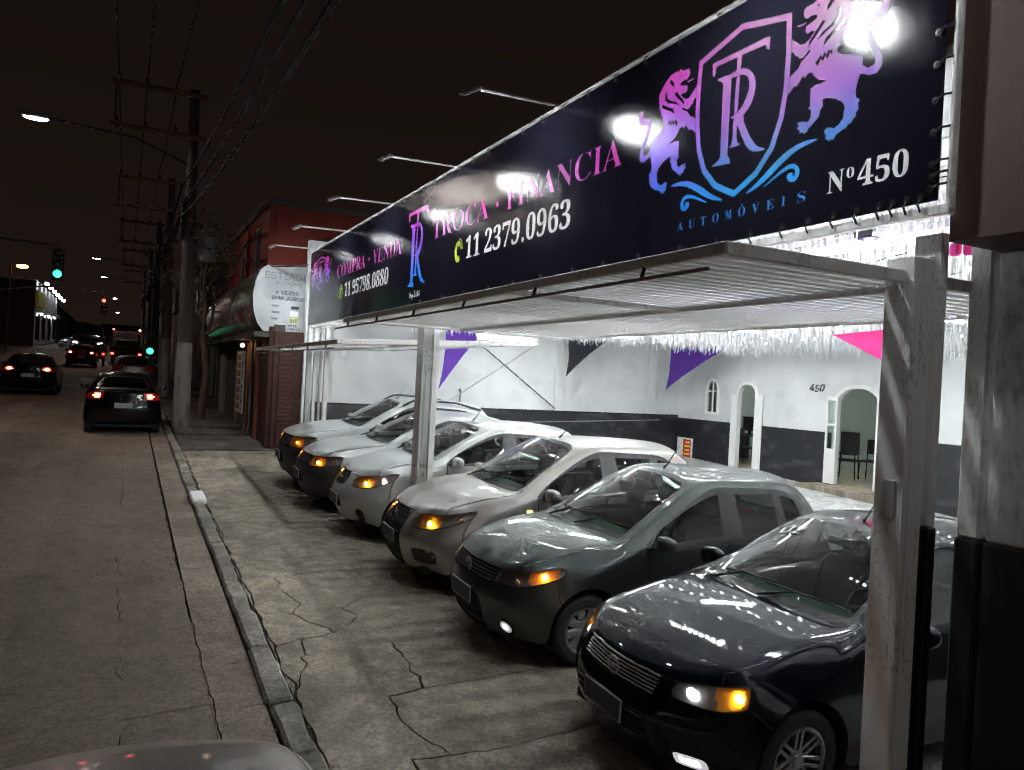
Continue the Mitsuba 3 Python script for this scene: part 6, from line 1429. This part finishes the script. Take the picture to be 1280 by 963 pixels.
# ---------------------------------------------------------------- street: poles, wires, lamps, shops, traffic
SIDE_POLE = 'concrete utility poles along the pavement'
def pole(y, x, h, label, arms=True, lamp=False):
    t = thing('utility_pole', label, 'utility pole', SIDE_POLE)
    z0 = gz(y) + 0.02
    part(t, 'shaft', tube([(x, y, z0 + 2.3), (x - 0.03, y, z0 + h * 0.6), (x - 0.05, y, z0 + h)], [0.19, 0.155, 0.12], 14), 'm_concrete_pole', True)
    part(t, 'painted_foot', tube([(x, y, z0), (x, y, z0 + 2.3)], [0.225, 0.20], 14), 'm_pole_paint', True)
    if arms:
        for dz in (-0.15, -1.25):
            a = part(t, 'cross_arm', bx(x - 2.0, x + 0.25, y - 0.30, y - 0.18, z0 + h + dz - 0.12, z0 + h + dz, 0.01), 'm_wood')
            for xx in (-1.85, -1.2, -0.5):
                put(key(a + '__insulator'), lathe([(0.0, 0), (0.05, 0.0), (0.06, 0.05), (0.035, 0.08), (0.05, 0.13), (0.0, 0.17)], 10).apply_translation((x + xx, y - 0.24, z0 + h + dz)), 'm_wood', True)
        part(t, 'stay', tube([(x - 1.9, y - 0.24, z0 + h - 0.27), (x - 1.9, y - 0.24, z0 + h - 1.25)], 0.02, 6), 'm_wire')
        part(t, 'transformer_box', lathe([(0, 0), (0.22, 0), (0.24, 0.1), (0.24, 0.62), (0.2, 0.7), (0, 0.72)], 16).apply_translation((x + 0.42, y, z0 + h * 0.5)), 'm_grey_wall', 40)
        part(t, 'cable_rack', bx(x - 0.25, x - 0.17, y - 0.2, y + 0.2, z0 + h * 0.56, z0 + h * 0.68, 0.01), 'm_wire')
    if lamp:
        part(t, 'lamp_arm', tube([(x - 0.1, y, z0 + 7.0), (x - 1.4, y, z0 + 7.5), (x - 3.3, y, z0 + 7.62)], 0.022, 8), 'm_wire', True)
        k = part(t, 'lamp_head', bx(x - 3.95, x - 3.3, y - 0.14, y + 0.14, z0 + 7.57, z0 + 7.68, 0.03), 'm_steel_grey')
        e = trimesh.creation.icosphere(3, 0.5); e.apply_scale((0.52, 0.22, 0.10)); e.apply_translation((x - 3.62, y, z0 + 7.56))
        put(key(k + '__lamp_glass'), e, 'm_white_paint', True, **glow(np.array((1.0, 0.86, 0.76)) * STREET, 3.0))
    return t
pole(22.4, 1.40, 9.0, 'thick utility pole with white painted foot, nearest on the pavement, carrying cross arms', lamp=True)
pole(33.5, 1.40, 8.6, 'utility pole with white painted foot, second along the pavement', lamp=False)
pole(47.0, 1.42, 8.6, 'utility pole, third along the pavement behind the green light')
pole(64.0, 1.45, 8.6, 'utility pole, fourth along the pavement, with street lamp', lamp=True)
pole(86.0, 1.45, 8.6, 'far utility pole, fifth along the pavement', lamp=True)
pole(-14.0, 1.40, 9.0, 'unseen utility pole behind the camera, its street lamp lighting the near road', lamp=True)  # out of view, its lamp lights the near road

R = rng(3)
def wire(p, q, sag, r=0.009, label='', grp='overhead wires'):
    t_ = np.linspace(0, 1, 25)[:, None]
    p, q = np.array(p), np.array(q)
    pts = p + (q - p) * t_
    pts[:, 2] -= sag * 4 * (t_ * (1 - t_))[:, 0]
    return tube(pts, r, 5)
runs = [(-0.45, 8.9), (0.2, 8.9), (0.9, 8.9), (1.15, 6.4), (1.2, 5.95), (1.15, 5.55)]
names = ['outer', 'middle', 'inner']
ys_p = (-14.0, 22.4, 33.5, 47.0, 64.0, 86.0)
for i, (x, z) in enumerate(runs):
    segs = [wire((x, ys_p[j], gz(ys_p[j]) + z + 0.1), (x, ys_p[j + 1], gz(ys_p[j + 1]) + z + 0.1), (0.5 if i < 3 else 0.7) * (ys_p[j + 1] - ys_p[j]) / 36 + R.uniform(0, 0.15), 0.016 if i < 3 else 0.030) for j in range(5)]
    lab = f'{names[i]} overhead wire on the upper cross arms' if i < 3 else f'thick overhead cable, {("highest", "middle", "lowest")[i - 3]} of the bundle below the cross arms'
    single('overhead_wire', cat(segs), 'm_wire', lab, 'wire', 'overhead wires along the street')
# service drops from the near pole to the red building
for i, (b, lab) in enumerate([((2.9, 20.5, 5.9), 'service cable drooping from the near pole to the red building, upper'), ((2.9, 19.2, 5.2), 'service cable drooping from the near pole to the red building, lower'), ((3.5, 17.3, 4.9), 'service cable from the near pole to the far end of the banner')]):
    single('service_cable', wire((1.25, 22.4, 6.2 + 0.2 * i), b, 0.5, 0.014), 'm_wire', lab, 'cable', 'service cables from the near pole')

# bare street tree tangled in the wires
def tree(x, y, z, h, label, seed):
    rr = rng(seed)
    t = thing('street_tree', label, 'tree')
    part(t, 'trunk', tube([(x, y, z), (x + 0.1, y, z + h * 0.25), (x - 0.05, y + 0.1, z + h * 0.45)], [0.12, 0.10, 0.08], 9), 'm_bark', True)
    tw = []
    def grow(p, d, ln, r, depth):
        q = [p]
        for _ in range(4):
            d = d + rr.normal(0, 0.22, 3); d[2] += 0.04; d /= np.linalg.norm(d)
            q.append(q[-1] + d * ln / 4)
        tw.append(tube(q, np.linspace(r, r * 0.55, 5), 5))
        if depth:
            for _ in range(3):
                grow(q[rr.integers(2, 5)], d + rr.normal(0, 0.55, 3), ln * 0.68, r * 0.55, depth - 1)
    base = np.array([x - 0.05, y + 0.1, z + h * 0.45])
    for _ in range(5):
        k0 = len(tw)
        grow(base, np.array([rr.normal(0, 0.5), rr.normal(0, 0.5), 0.9]), h * 0.33, 0.055, 3)
        part(t, 'branch', cat(tw[k0:]), 'm_bark', True)
    lf = []
    tips = np.vstack([m.vertices[-6:] for m in tw])
    for p in tips[rr.integers(0, len(tips), 420)]:
        a, b = rr.normal(0, 0.05, 3), rr.normal(0, 0.035, 3)
        c = p + rr.normal(0, 0.10, 3)
        lf.append((c - a, c + b, c + a, c - b))
    lv = np.array(lf).reshape(-1, 3); n = np.arange(len(lf)) * 4
    part(t, 'leaves', trimesh.Trimesh(lv, np.vstack([np.stack([n, n + 1, n + 2], 1), np.stack([n, n + 2, n + 3], 1)]), process=False), 'm_leaf', kind='stuff')
scene['m_leaf'] = {'type': 'principledthin', 'base_color': rgb(0.06, 0.06, 0.03), 'roughness': 0.6, 'diff_trans': 0.6}
tree(2.1, 25.0, gz(25), 5.6, 'sparse street tree tangled in cables before the red building', 4)

# shops beyond the lot
red = thing('red_building', 'two storey dark red building behind the shop fronts', 'building')
part(red, 'side_wall', bx(3.06, 9.5, 19.0, 19.2, 3.4, 6.45), 'm_red_wall')
part(red, 'front_wall', yz_wall(sbox(19.0, 3.4, 27.0, 6.45).difference(unary_union([sbox(20.3, 4.9, 21.4, 6.2), sbox(23.0, 4.9, 24.1, 6.2)])), 2.9, 3.05), 'm_red_wall')
part(red, 'parapet', bx(2.82, 9.5, 18.95, 27.0, 6.452, 6.6, 0.01), 'm_dark_wall')
for y in (20.3, 23.0):
    w = part(red, 'window', bx(2.98, 3.0, y, y + 1.1, 4.9, 6.2), 'm_black')
    put(key(w + '__frame'), yz_wall(sbox(y, 4.9, y + 1.1, 6.2).difference(sbox(y + 0.06, 4.96, y + 1.04, 6.14)), 2.93, 2.975), 'm_grey_wall')
    put(key(w + '__frame'), bx(2.94, 2.97, y + 0.53, y + 0.57, 4.97, 6.13), 'm_grey_wall')
part(red, 'cornice', bx(2.84, 2.898, 19.0, 27.0, 4.35, 4.55, 0.01), 'm_red_wall')
shop = thing('shop_building', 'row of dark shuttered shop fronts beyond the lot', 'shop')
part(shop, 'wall', bx(3.05, 3.3, 18.5, 30.5, 0.4, 3.6), 'm_dark_wall')
def pier_at(y0, y1, m, nm='wall_pier'): return part(shop, nm, bx(2.95, 3.048, y0, y1, gz(y0) + 0.02, 3.55, 0.006), m)
pier_at(18.45, 18.85, 'm_brick_shaded')
part(shop, 'side_wall', bx(3.05, 3.74, 18.36, 18.44, 0.4, 3.45), 'm_brick_shaded')
k = part(shop, 'roller_shutter', bx(3.16, 3.46, 18.33, 18.355, gz(18.4), 3.2), 'm_shutter')
z = gz(18.4) + 0.1
while z < 3.15:
    put(key(k + '__slat'), bx(3.17, 3.45, 18.312, 18.33, z, z + 0.085, 0.006), 'm_shutter'); z += 0.1
z = gz(18.4) + 0.05; i = 0
while z < 3.4:
    for xb in ((3.49, 3.60), (3.61, 3.72)) if i % 2 else ((3.49, 3.545), (3.555, 3.66), (3.67, 3.72)):
        part(shop, 'brick', bx(xb[0], xb[1], 18.342, 18.36, z, z + 0.07, 0.003), 'm_brick_shaded')
    z += 0.083; i += 1
def shutter(y0, y1):
    k = part(shop, 'roller_shutter', bx(3.0, 3.04, y0, y1, gz(y0), 3.3), 'm_shutter')
    z = gz(y0) + 0.1
    while z < 3.25:
        put(key(k + '__slat'), bx(2.985, 3.0, y0 + 0.01, y1 - 0.01, z, z + 0.085, 0.006), 'm_shutter')
        z += 0.1
shutter(18.9, 20.0)
bk = pier_at(20.02, 20.42, 'm_brick')
z = gz(20) + 0.1
i = 0
while z < 3.5:
    for yb in (20.03, 20.23):
        put(key(bk + '__brick'), bx(2.935, 2.95, yb + 0.005 + (0.0 if i % 2 else 0.0), yb + 0.185, z, z + 0.075, 0.003), 'm_brick')
    z += 0.088; i += 1
shutter(20.46, 21.1)
part(shop, 'door_post', bx(2.93, 3.0, 21.14, 21.22, gz(21), 3.3), 'm_pole_paint')
part(shop, 'door_post', bx(2.9, 3.0, 21.62, 21.84, gz(21), 3.45), 'm_wood')
part(shop, 'dark_door', bx(3.0, 3.04, 21.24, 21.6, gz(21), 3.2), 'm_red_lens')
part(shop, 'fascia', bx(2.6, 3.04, 18.5, 30.5, 3.3, 3.42), 'm_dark_wall')
part(shop, 'shop_door', bx(3.0, 3.04, 23.8, 24.6, gz(24), 3.1), 'm_wood')
part(shop, 'pale_door', bx(2.96, 3.04, 27.4, 28.6, gz(28), 3.0), 'm_grey_wall')
t = thing('menu_banner', 'upright white banner with a vertical word strip by the lit shop door', 'sign')
part(t, 'text_strip', bx(2.68, 2.70, 20.45, 21.05, 1.40, 3.0), 'm_white_sign')
s_ = cat([meshkit.text_mesh(c, 0.095, 0.003, bold=True).apply_translation((0, -0.117 * i, 0)) for i, c in enumerate('ALMOÇO MARMITEX') if c != ' '])
s_.apply_scale((2.6, 1, 1))
part(t, 'lettering', on_x(s_, 2.678, 20.86, 2.86), 'm_print_dark')
part(t, 'photo_panel', bx(2.70, 2.72, 21.08, 22.0, 1.40, 3.0), 'm_white_sign')
for i in range(7):
    part(t, 'dish_photo', bx(2.694, 2.6985, 21.2, 21.88, 1.5 + 0.21 * i, 1.66 + 0.21 * i), 'm_print_photo')
t = thing('door_lamp', 'small warm lamp under the awning above the menu banner', 'lamp')
part(t, 'bracket', bx(2.72, 2.9, 21.2, 21.3, 3.22, 3.28), 'm_black')
e = trimesh.creation.icosphere(2, 0.06); e.apply_scale((1, 1.6, 0.8)); e.apply_translation((2.72, 21.25, 3.15))
part(t, 'lamp_glass', e, 'm_white_paint', True, **glow(np.array((1.0, 0.62, 0.3)) * 14, 0.6))
# drum-shaped metal awning with a printed end panel
aw = thing('shop_awning', 'drum shaped metal awning sign over the shops with a white printed end panel', 'awning')
prof = [(3.05, 4.98), (2.85, 4.97), (2.70, 4.86), (2.60, 4.6), (2.55, 4.25), (2.58, 3.9), (2.68, 3.6), (2.82, 3.44), (3.05, 3.42)]
def drum(y0, y1, m, grow=0.0, n=2):
    P2 = [(x - grow, z + (grow if z > 4.2 else -grow)) for x, z in prof]
    v = np.array([(x, y, z) for y in np.linspace(y0, y1, n) for x, z in P2])
    c = len(P2)
    f = []
    for j in range(n - 1):
        for i in range(c - 1):
            a = j * c + i
            f += [(a, a + 1, a + c + 1), (a, a + c + 1, a + c)]
    return trimesh.Trimesh(v, f, process=False)
for i in range(8):
    part(aw, 'metal_sheet', drum(18.66 + 1.42 * i, 18.66 + 1.42 * (i + 1) - 0.02, None), 'm_awning_metal', True)
endp = Polygon(prof[:-1] + [(2.82, 3.44), (4.0, 3.40), (4.0, 5.02)])
part(aw, 'end_panel', on_y(extr(endp, 0.03), 18.64), 'm_white_sign')
txt = lambda s, h, x, z, m='m_print_dark', b=False, sx=1.0: part(aw, 'lettering', on_y(meshkit.text_mesh(s, h, 0.003, bold=b).apply_scale((sx, 1, 1)), 18.608, x, z), m)
txt('ESTIAGEM', 0.16, 2.78, 4.66, 'm_print_grey', True, 1.05)
txt('FLOORS', 0.075, 3.05, 4.54, 'm_print_grey', True, 1.5)
txt('6 VEZES', 0.085, 3.04, 4.32, 'm_print_dark', True, 1.15)
txt('SEM JUROS', 0.085, 2.96, 4.19, 'm_print_dark', True, 1.15)
part(aw, 'printed_box', bx(3.42, 3.60, 18.604, 18.608, 3.99, 4.06), 'm_print_dark')
part(aw, 'printed_box', bx(3.40, 3.60, 18.604, 18.608, 3.82, 3.95), 'm_white_paint')
part(aw, 'printed_box', bx(3.40, 3.58, 18.604, 18.608, 3.66, 3.79), 'm_print_yellow')
for q in (0, 1, 2):
    part(aw, 'printed_box', bx(3.415 + 0.055 * q, 3.455 + 0.055 * q, 18.600, 18.6035, 3.675, 3.775), 'm_print_grey')
for q, (z, w) in enumerate(((4.02, 0.16), (3.87, 0.18), (3.72, 0.15))):
    part(aw, 'printed_box', bx(2.98, 2.98 + w, 18.604, 18.608, z, z + 0.05), 'm_print_grey')
txt('EM 6X', 0.05, 3.36, 3.58, 'm_print_dark', True); txt('CARTAO', 0.05, 3.36, 3.50, 'm_print_dark', True)
part(aw, 'soffit', bx(2.82, 4.0, 18.66, 30.0, 3.37, 3.398), 'm_dark_wall')

# more buildings down the street, right hand side
R = rng(21)
for i, (y0, y1, h, m) in enumerate([(30.6, 40, 4.2, 'm_dark_wall'), (40.2, 52, 6.0, 'm_grey_wall'), (52.2, 66, 4.5, 'm_brown_wall'), (66.2, 84, 7.0, 'm_dark_wall'), (84.2, 120, 5.0, 'm_grey_wall')]):
    t = thing('street_building', f'{("low dark", "grey two storey", "low brown", "tall dark", "long grey")[i]} building on the right side down the street', 'building', 'buildings down the right side')
    z0 = gz(y0) - 0.4
    part(t, 'wall', bx(3.3, 12, y0, y1, z0, gz(y0) + h), m)
    part(t, 'roof_slab', bx(3.1, 12.2, y0, y1, gz(y0) + h + 0.002, gz(y0) + h + 0.18), 'm_dark_wall')
    yy = y0 + 0.6
    while yy + 1.8 < y1:
        d = part(t, 'shutter', bx(3.27, 3.298, yy, yy + 1.8, gz(yy) + 0.05, gz(yy) + 2.5), 'm_shutter' if R.random() < 0.5 else 'm_grey_wall')
        if h > 5.5:
            part(t, 'window', bx(3.27, 3.298, yy + 0.3, yy + 1.5, gz(yy) + 3.7, gz(yy) + 4.9), 'm_black')
        yy += 2.9
t = thing('wall_lamp', 'small red light on a shop front behind the near pole', 'lamp')
e = trimesh.creation.icosphere(2, 0.07); e.apply_translation((3.1, 31.0, 4.75)); part(t, 'lamp_glass', e, 'm_red_lens', True, **glow((9, 0.3, 0.3), 0.2)); part(t, 'bracket', bx(3.12, 3.3, 30.95, 31.05, 4.72, 4.78), 'm_black')

# left side: dark houses, the lit corner shop, hill at the end
for i, (y0, y1, x0, h, m) in enumerate([(-8, 12, -13.2, 3.5, 'm_dark_wall'), (12.2, 30, -13.4, 4.6, 'm_brown_wall'), (30.2, 48, -13.2, 3.2, 'm_dark_wall'), (131, 190, -9.4, 3.2, 'm_dark_wall')]):
    t = thing('street_building', f'{("unlit building left of the camera", "unlit brown building left, before the crossing", "low dark building left at the crossing", "dark building left beyond the lit shop")[i]}', 'building')
    part(t, 'wall', bx(x0 - 9, x0, y0, y1, gz(y0) - 0.4, gz(y1) + h), m)
    part(t, 'roof_slab', bx(x0 - 9.2, x0 + 0.25, y0, y1, gz(y1) + h + 0.002, gz(y1) + h + 0.2), 'm_dark_wall')
    yy = y0 + 1
    while yy + 2 < y1:
        part(t, 'shutter', bx(x0 + 0.002, x0 + 0.03, yy, yy + 2.0, gz(yy) + 0.1, gz(yy) + 2.4), 'm_shutter'); yy += 3.4
lit = thing('corner_shop', 'brightly lit two storey corner shop with a yellow sign at far left', 'shop')
X0, Y0, Y1 = -9.1, 100.0, 130.0
zg = gz(100) + 0.3
part(lit, 'wall', bx(X0 - 9, X0, Y0, Y1, zg - 0.4, zg + 7.2), 'm_plaster_dirty')
part(lit, 'end_wall', bx(X0 - 9, X0 - 0.02, Y0 - 0.2, Y0 - 0.002, zg - 0.4, zg + 7.0), 'm_brown_wall')
part(lit, 'yellow_sign', bx(X0 + 0.002, X0 + 0.25, Y0 + 0.3, Y0 + 8.5, zg + 4.3, zg + 6.0), 'm_print_yellow')
for i in range(4):
    y = Y0 + 1.2 + i * 7.6
    part(lit, 'shop_window', bx(X0 + 0.002, X0 + 0.05, y, y + 4.2, zg + 0.5 + 0.25 * i, zg + 3.2 + 0.25 * i), 'm_pane')
    part(lit, 'fascia', bx(X0 + 0.003, X0 + 0.6, y - 0.5, y + 5, zg + 3.6 + 0.25 * i, zg + 3.8 + 0.25 * i), 'm_white_paint')
for i in range(6):
    y = Y0 + 1.5 + i * 5.3
    t = thing('shop_lamp', f'white lamp over the lit corner shop, {("nearest", "second", "third", "fourth", "fifth", "farthest")[i]} of the row', 'lamp', 'lamps over the corner shop')
    part(t, 'arm', tube([(X0, y, zg + 7.0), (X0 + 0.9, y, zg + 7.1)], 0.03, 6), 'm_black')
    e = trimesh.creation.icosphere(2, 0.5); e.apply_scale((0.5, 0.8, 0.42)); e.apply_translation((X0 + 0.9, y, zg + 6.85))
    part(t, 'lamp_glass', e, 'm_white_paint', True, **glow(np.array((0.85, 0.92, 1.0)) * 16, 0.5))
for i in range(3):
    y = Y0 + 3 + i * 9
    t = thing('awning_lamp', f'white light under the corner shop awning, {("nearest", "middle", "farthest")[i]}', 'lamp', 'lights under the corner shop awning')
    e = trimesh.creation.icosphere(2, 0.5); e.apply_scale((0.3, 1.2, 0.2)); e.apply_translation((X0 + 0.4, y, zg + 3.45 + 0.25 * i)); part(t, 'lamp_glass', e, 'm_white_paint', True, **glow(np.array((0.9, 0.94, 1.0)) * 9, 0.4))
hv = []
for i in range(49):
    for j in range(5):
        x = -260 + i * 11.0
        hv.append((x, 300 + j * 26, 4 + j * 4.2 * (0.6 + 0.8 * float(meshkit.fbm(np.array([x * 0.012, j * 0.4, 2.0]))))))
hf = [(i * 5 + j, (i + 1) * 5 + j, (i + 1) * 5 + j + 1) for i in range(48) for j in range(4)] + [(i * 5 + j, (i + 1) * 5 + j + 1, i * 5 + j + 1) for i in range(48) for j in range(4)]
single('hill', trimesh.Trimesh(hv, hf, process=False), 'm_far_ground', 'dark hillside at the end of the street', kind='structure', smooth=True)

# traffic lights
def signal(label, x, y, z, lit_colour, s=1.0, mast=None):
    t = thing('traffic_light', label, 'traffic light')
    part(t, 'housing', bx(x - 0.17 * s, x + 0.17 * s, y, y + 0.2, z - 0.52 * s, z + 0.52 * s, 0.03), 'm_black')
    for i, (nm, c) in enumerate((('red', (1.0, 0.05, 0.03)), ('amber', (0, 0, 0)), ('green', (0.02, 1.0, 0.42)))):
        zz = z + (1 - i) * 0.33 * s
        d = lathe([(0, 0), (0.07 * s, 0.012), (0.115 * s, 0.0)], 18); d.apply_transform(trimesh.transformations.rotation_matrix(math.pi / 2, (1, 0, 0))); d.apply_translation((x, y - 0.012, zz))
        if d.face_normals.mean(0)[1] > 0: d.invert()
        on = nm == lit_colour
        k = part(t, 'signal_lens', d, 'm_black', True, **(glow(np.array(c) * 7, 0.4) if on else {}))
        put(key(k + '__visor'), lathe([(0.125 * s, 0), (0.13 * s, 0.2)], 14).apply_transform(trimesh.transformations.translation_matrix((x, y - 0.005, zz)) @ trimesh.transformations.rotation_matrix(math.pi / 2, (1, 0, 0))), 'm_black')
    if mast: part(t, 'mast', tube(mast, 0.055, 8), 'm_grey_wall', True)
    return t
signal('green traffic light hanging over the left lanes', -2.85, 40, 6.75, 'green', 1.35, mast=[(-2.85, 40.25, 7.2), (-2.85, 40.25, 7.6), (-6, 40.3, 7.7), (-9.4, 40.3, 7.2), (-9.6, 40.3, 1.5)])
signal('green traffic light low beside the third pole', 1.10, 43.0, 3.60, 'green', 1.3, mast=[(1.18, 43.3, 4.2), (1.18, 43.3, 1.6)])
signal('red traffic light hanging far down the street', -1.75, 72, 7.10, 'red', 1.2, mast=[(-1.75, 72.3, 7.7), (-1.75, 72.3, 8.2), (-6, 72.3, 8.3), (-9.6, 72.3, 7.6), (-9.6, 72.3, 2.7)])
def lamp_post(label, x, y, z, c, p, r=0.22, mast=True, h=None):
    t = thing('street_lamp', label, 'street lamp')
    e = trimesh.creation.icosphere(2, r); e.apply_scale((1.5, 0.8, 0.6)); e.apply_translation((x, y, z)); part(t, 'lamp_glass', e, 'm_white_paint', True, **glow(np.array(c) * p, 0.8))
    if mast: part(t, 'mast', tube([(x, y + 0.1, z + 0.1), (x - 0.8, y + 0.1, z + 0.05), (x - 0.9, y + 0.1, gz(y))], 0.07, 8), 'm_concrete_pole', True)
lamp_post('orange sodium street lamp at the far left', -7.9, 75.5, 10.0, (1.0, 0.36, 0.07), 9, 0.3)
lamp_post('small white street lamp far down the street, upper', -1.6, 120, 11.2, (0.8, 0.85, 1.0), 20, 0.17, False)
lamp_post('small white street lamp far down the street, lower', -1.5, 150, 11.0, (1, 0.95, 0.9), 12, 0.17, False)
lamp_post('small warm street lamp far down the street beside the poles', 1.6, 110, 6.7, (1, 0.7, 0.45), 10, 0.13, False)

# ---------------------------------------------------------------- traffic
hatch_b = dict(L=3.95, W=0.86, H=1.47, zb=(0.95, 1.02), tz=(0.30, 0.45, 0.62, 0.84, 0.99, 1.05), xrr=3.30, xrw=3.70, zrw=1.08, rw=0.30)
def street_car(x, y, yaw, nm, label, paintm, P, tail, grp=None, lv=2, **k):
    """yaw: the way the tail points; nose at (x, y)"""
    return car(nm, label, 'car', grp, place_matrix(x, y, gz(y), math.radians(yaw)), paintm, P, levels=lv, tail_lit=tail, emblem=None, wiper=False, rear_plate=0.72, interior=False, lit={}, **k)
TR = 'cars waiting or driving in the street'
street_car(0.02, 21.0 + 3.95, -90, 'hatchback', 'black hatchback seen from behind in the lane, brake lights lit, parked cars to its right', 'm_paint_night', hatch_b, 9.0, TR, mirror='black')
street_car(-3.05, 32.2 + 3.9, -90, 'hatchback', 'black hatchback seen from behind at the left edge, brake lights lit', 'm_paint_night', {**hatch_b, 'L': 3.9}, 9.0, TR, mirror='black')
street_car(-2.5, 56 + 4, -90, 'hatchback', 'red-lit car far ahead at the lights, red light put into its paint, seen from behind', 'm_paint_red', hatch_b, 16.0, TR)  # red paint carries the brake-light glow on the bodywork
street_car(-6.7, 104, 50, 'hatchback', 'white car parked by the lit corner shop far left', 'm_paint_white', hatch_b, 0.0, TR)
street_car(0.35, 40.5, -90, 'hatchback', 'silver car ahead of the black hatchback, mostly hidden behind it', 'm_paint_silver', hatch_b, 0.0, TR)
car('van', 'oncoming van far ahead with dazzling headlights', 'van', TR, place_matrix(-2.95, 76, gz(76), math.radians(90)) @ np.diag([1.5, 1.5, 1.5, 1.0]), 'm_paint_night', dict(eco, H=2.0, zr=1.95, zrr=1.9, zc=1.3), levels=2, emblem=None, wiper=False, interior=False, lit={'w': 90.0}, lamp=((0.3, 'w'), (0.7, 'w')))
tk = thing('flatbed_truck', 'light flatbed truck with lit tail lamps far down the street on the right', 'truck')
y = 63.0; z = gz(y)
part(tk, 'cab', bx(-0.9, 1.0, y + 3.4, y + 5.0, z + 0.6, z + 2.6, 0.15), 'm_dark_wall')
part(tk, 'bed', bx(-1.0, 1.1, y, y + 3.3, z + 0.75, z + 0.95, 0.02), 'm_grey_wall')
part(tk, 'tail_board', bx(-1.0, 1.1, y - 0.05, y - 0.003, z + 0.7, z + 1.35, 0.01), 'm_brown_wall')
part(tk, 'load', bx(-0.7, 0.9, y + 0.4, y + 3.0, z + 0.953, z + 1.9, 0.1), 'm_dark_wall')
for xx in (-0.8, 0.9):
    for yy in (y + 0.8, y + 4.0):
        part(tk, 'wheel', lathe([(0, -0.12), (0.36, -0.12), (0.4, -0.08), (0.4, 0.08), (0.36, 0.12), (0, 0.12)], 20, 'x').apply_translation((xx, yy, z + 0.4)), 'm_rubber', 30)
for xx in (-0.85, 0.95):
    part(tk, 'taillight', bx(xx - 0.09, xx + 0.09, y - 0.1, y - 0.055, z + 0.75, z + 0.88), 'm_red_lens', **glow((9, 0.5, 0.3), 0.3))
    part(tk, 'marker_lamp', bx(xx - 0.07, xx + 0.07, y + 3.3, y + 3.38, z + 2.62, z + 2.72), 'm_red_lens', **glow((9, 0.9, 0.5), 0.2))
mb = thing('motorcycle', 'motorcycle with a rider box seen from behind between the red-lit car and the truck', 'motorcycle')
y, x = 60.0, -1.35; z = gz(y)
for yy in (y, y + 1.3):
    part(mb, 'wheel', lathe([(0.2, -0.05), (0.28, -0.06), (0.31, 0), (0.28, 0.06), (0.2, 0.05)], 20, 'x').apply_translation((x, yy, z + 0.31)), 'm_rubber', True)
part(mb, 'body', bx(x - 0.12, x + 0.12, y + 0.1, y + 1.1, z + 0.55, z + 0.85, 0.06), 'm_paint_red')
part(mb, 'handlebar', tube([(x - 0.35, y + 1.0, z + 1.05), (x, y + 1.1, z + 1.0), (x + 0.35, y + 1.0, z + 1.05)], 0.02, 6), 'm_black')
part(mb, 'taillight', bx(x - 0.07, x + 0.07, y - 0.02, y + 0.08, z + 0.75, z + 0.83), 'm_red_lens', **glow((8, 0.4, 0.3), 0.2))
part(mb, 'top_box', bx(x - 0.22, x + 0.22, y + 0.0, y + 0.4, z + 0.86, z + 1.25, 0.04), 'm_grey_wall')
# bonnet of the silver car standing beside the camera
P = dict(astra, hood=(0.84, 0.90, 0.94), fz=(0.19, 0.33, 0.50, 0.585, 0.78, 0.82), cz=(0.21, 0.34, 0.50, 0.605, 0.74, 0.78))
car('hatchback', 'pale grey car at the lower left edge, only its rounded bonnet in view', 'car', None, place_matrix(0.02, 3.84, gz(3.4) - 0.0, math.radians(-90)), 'm_paint_silver', P, emblem=None, wiper=True, plate=None, lit={})
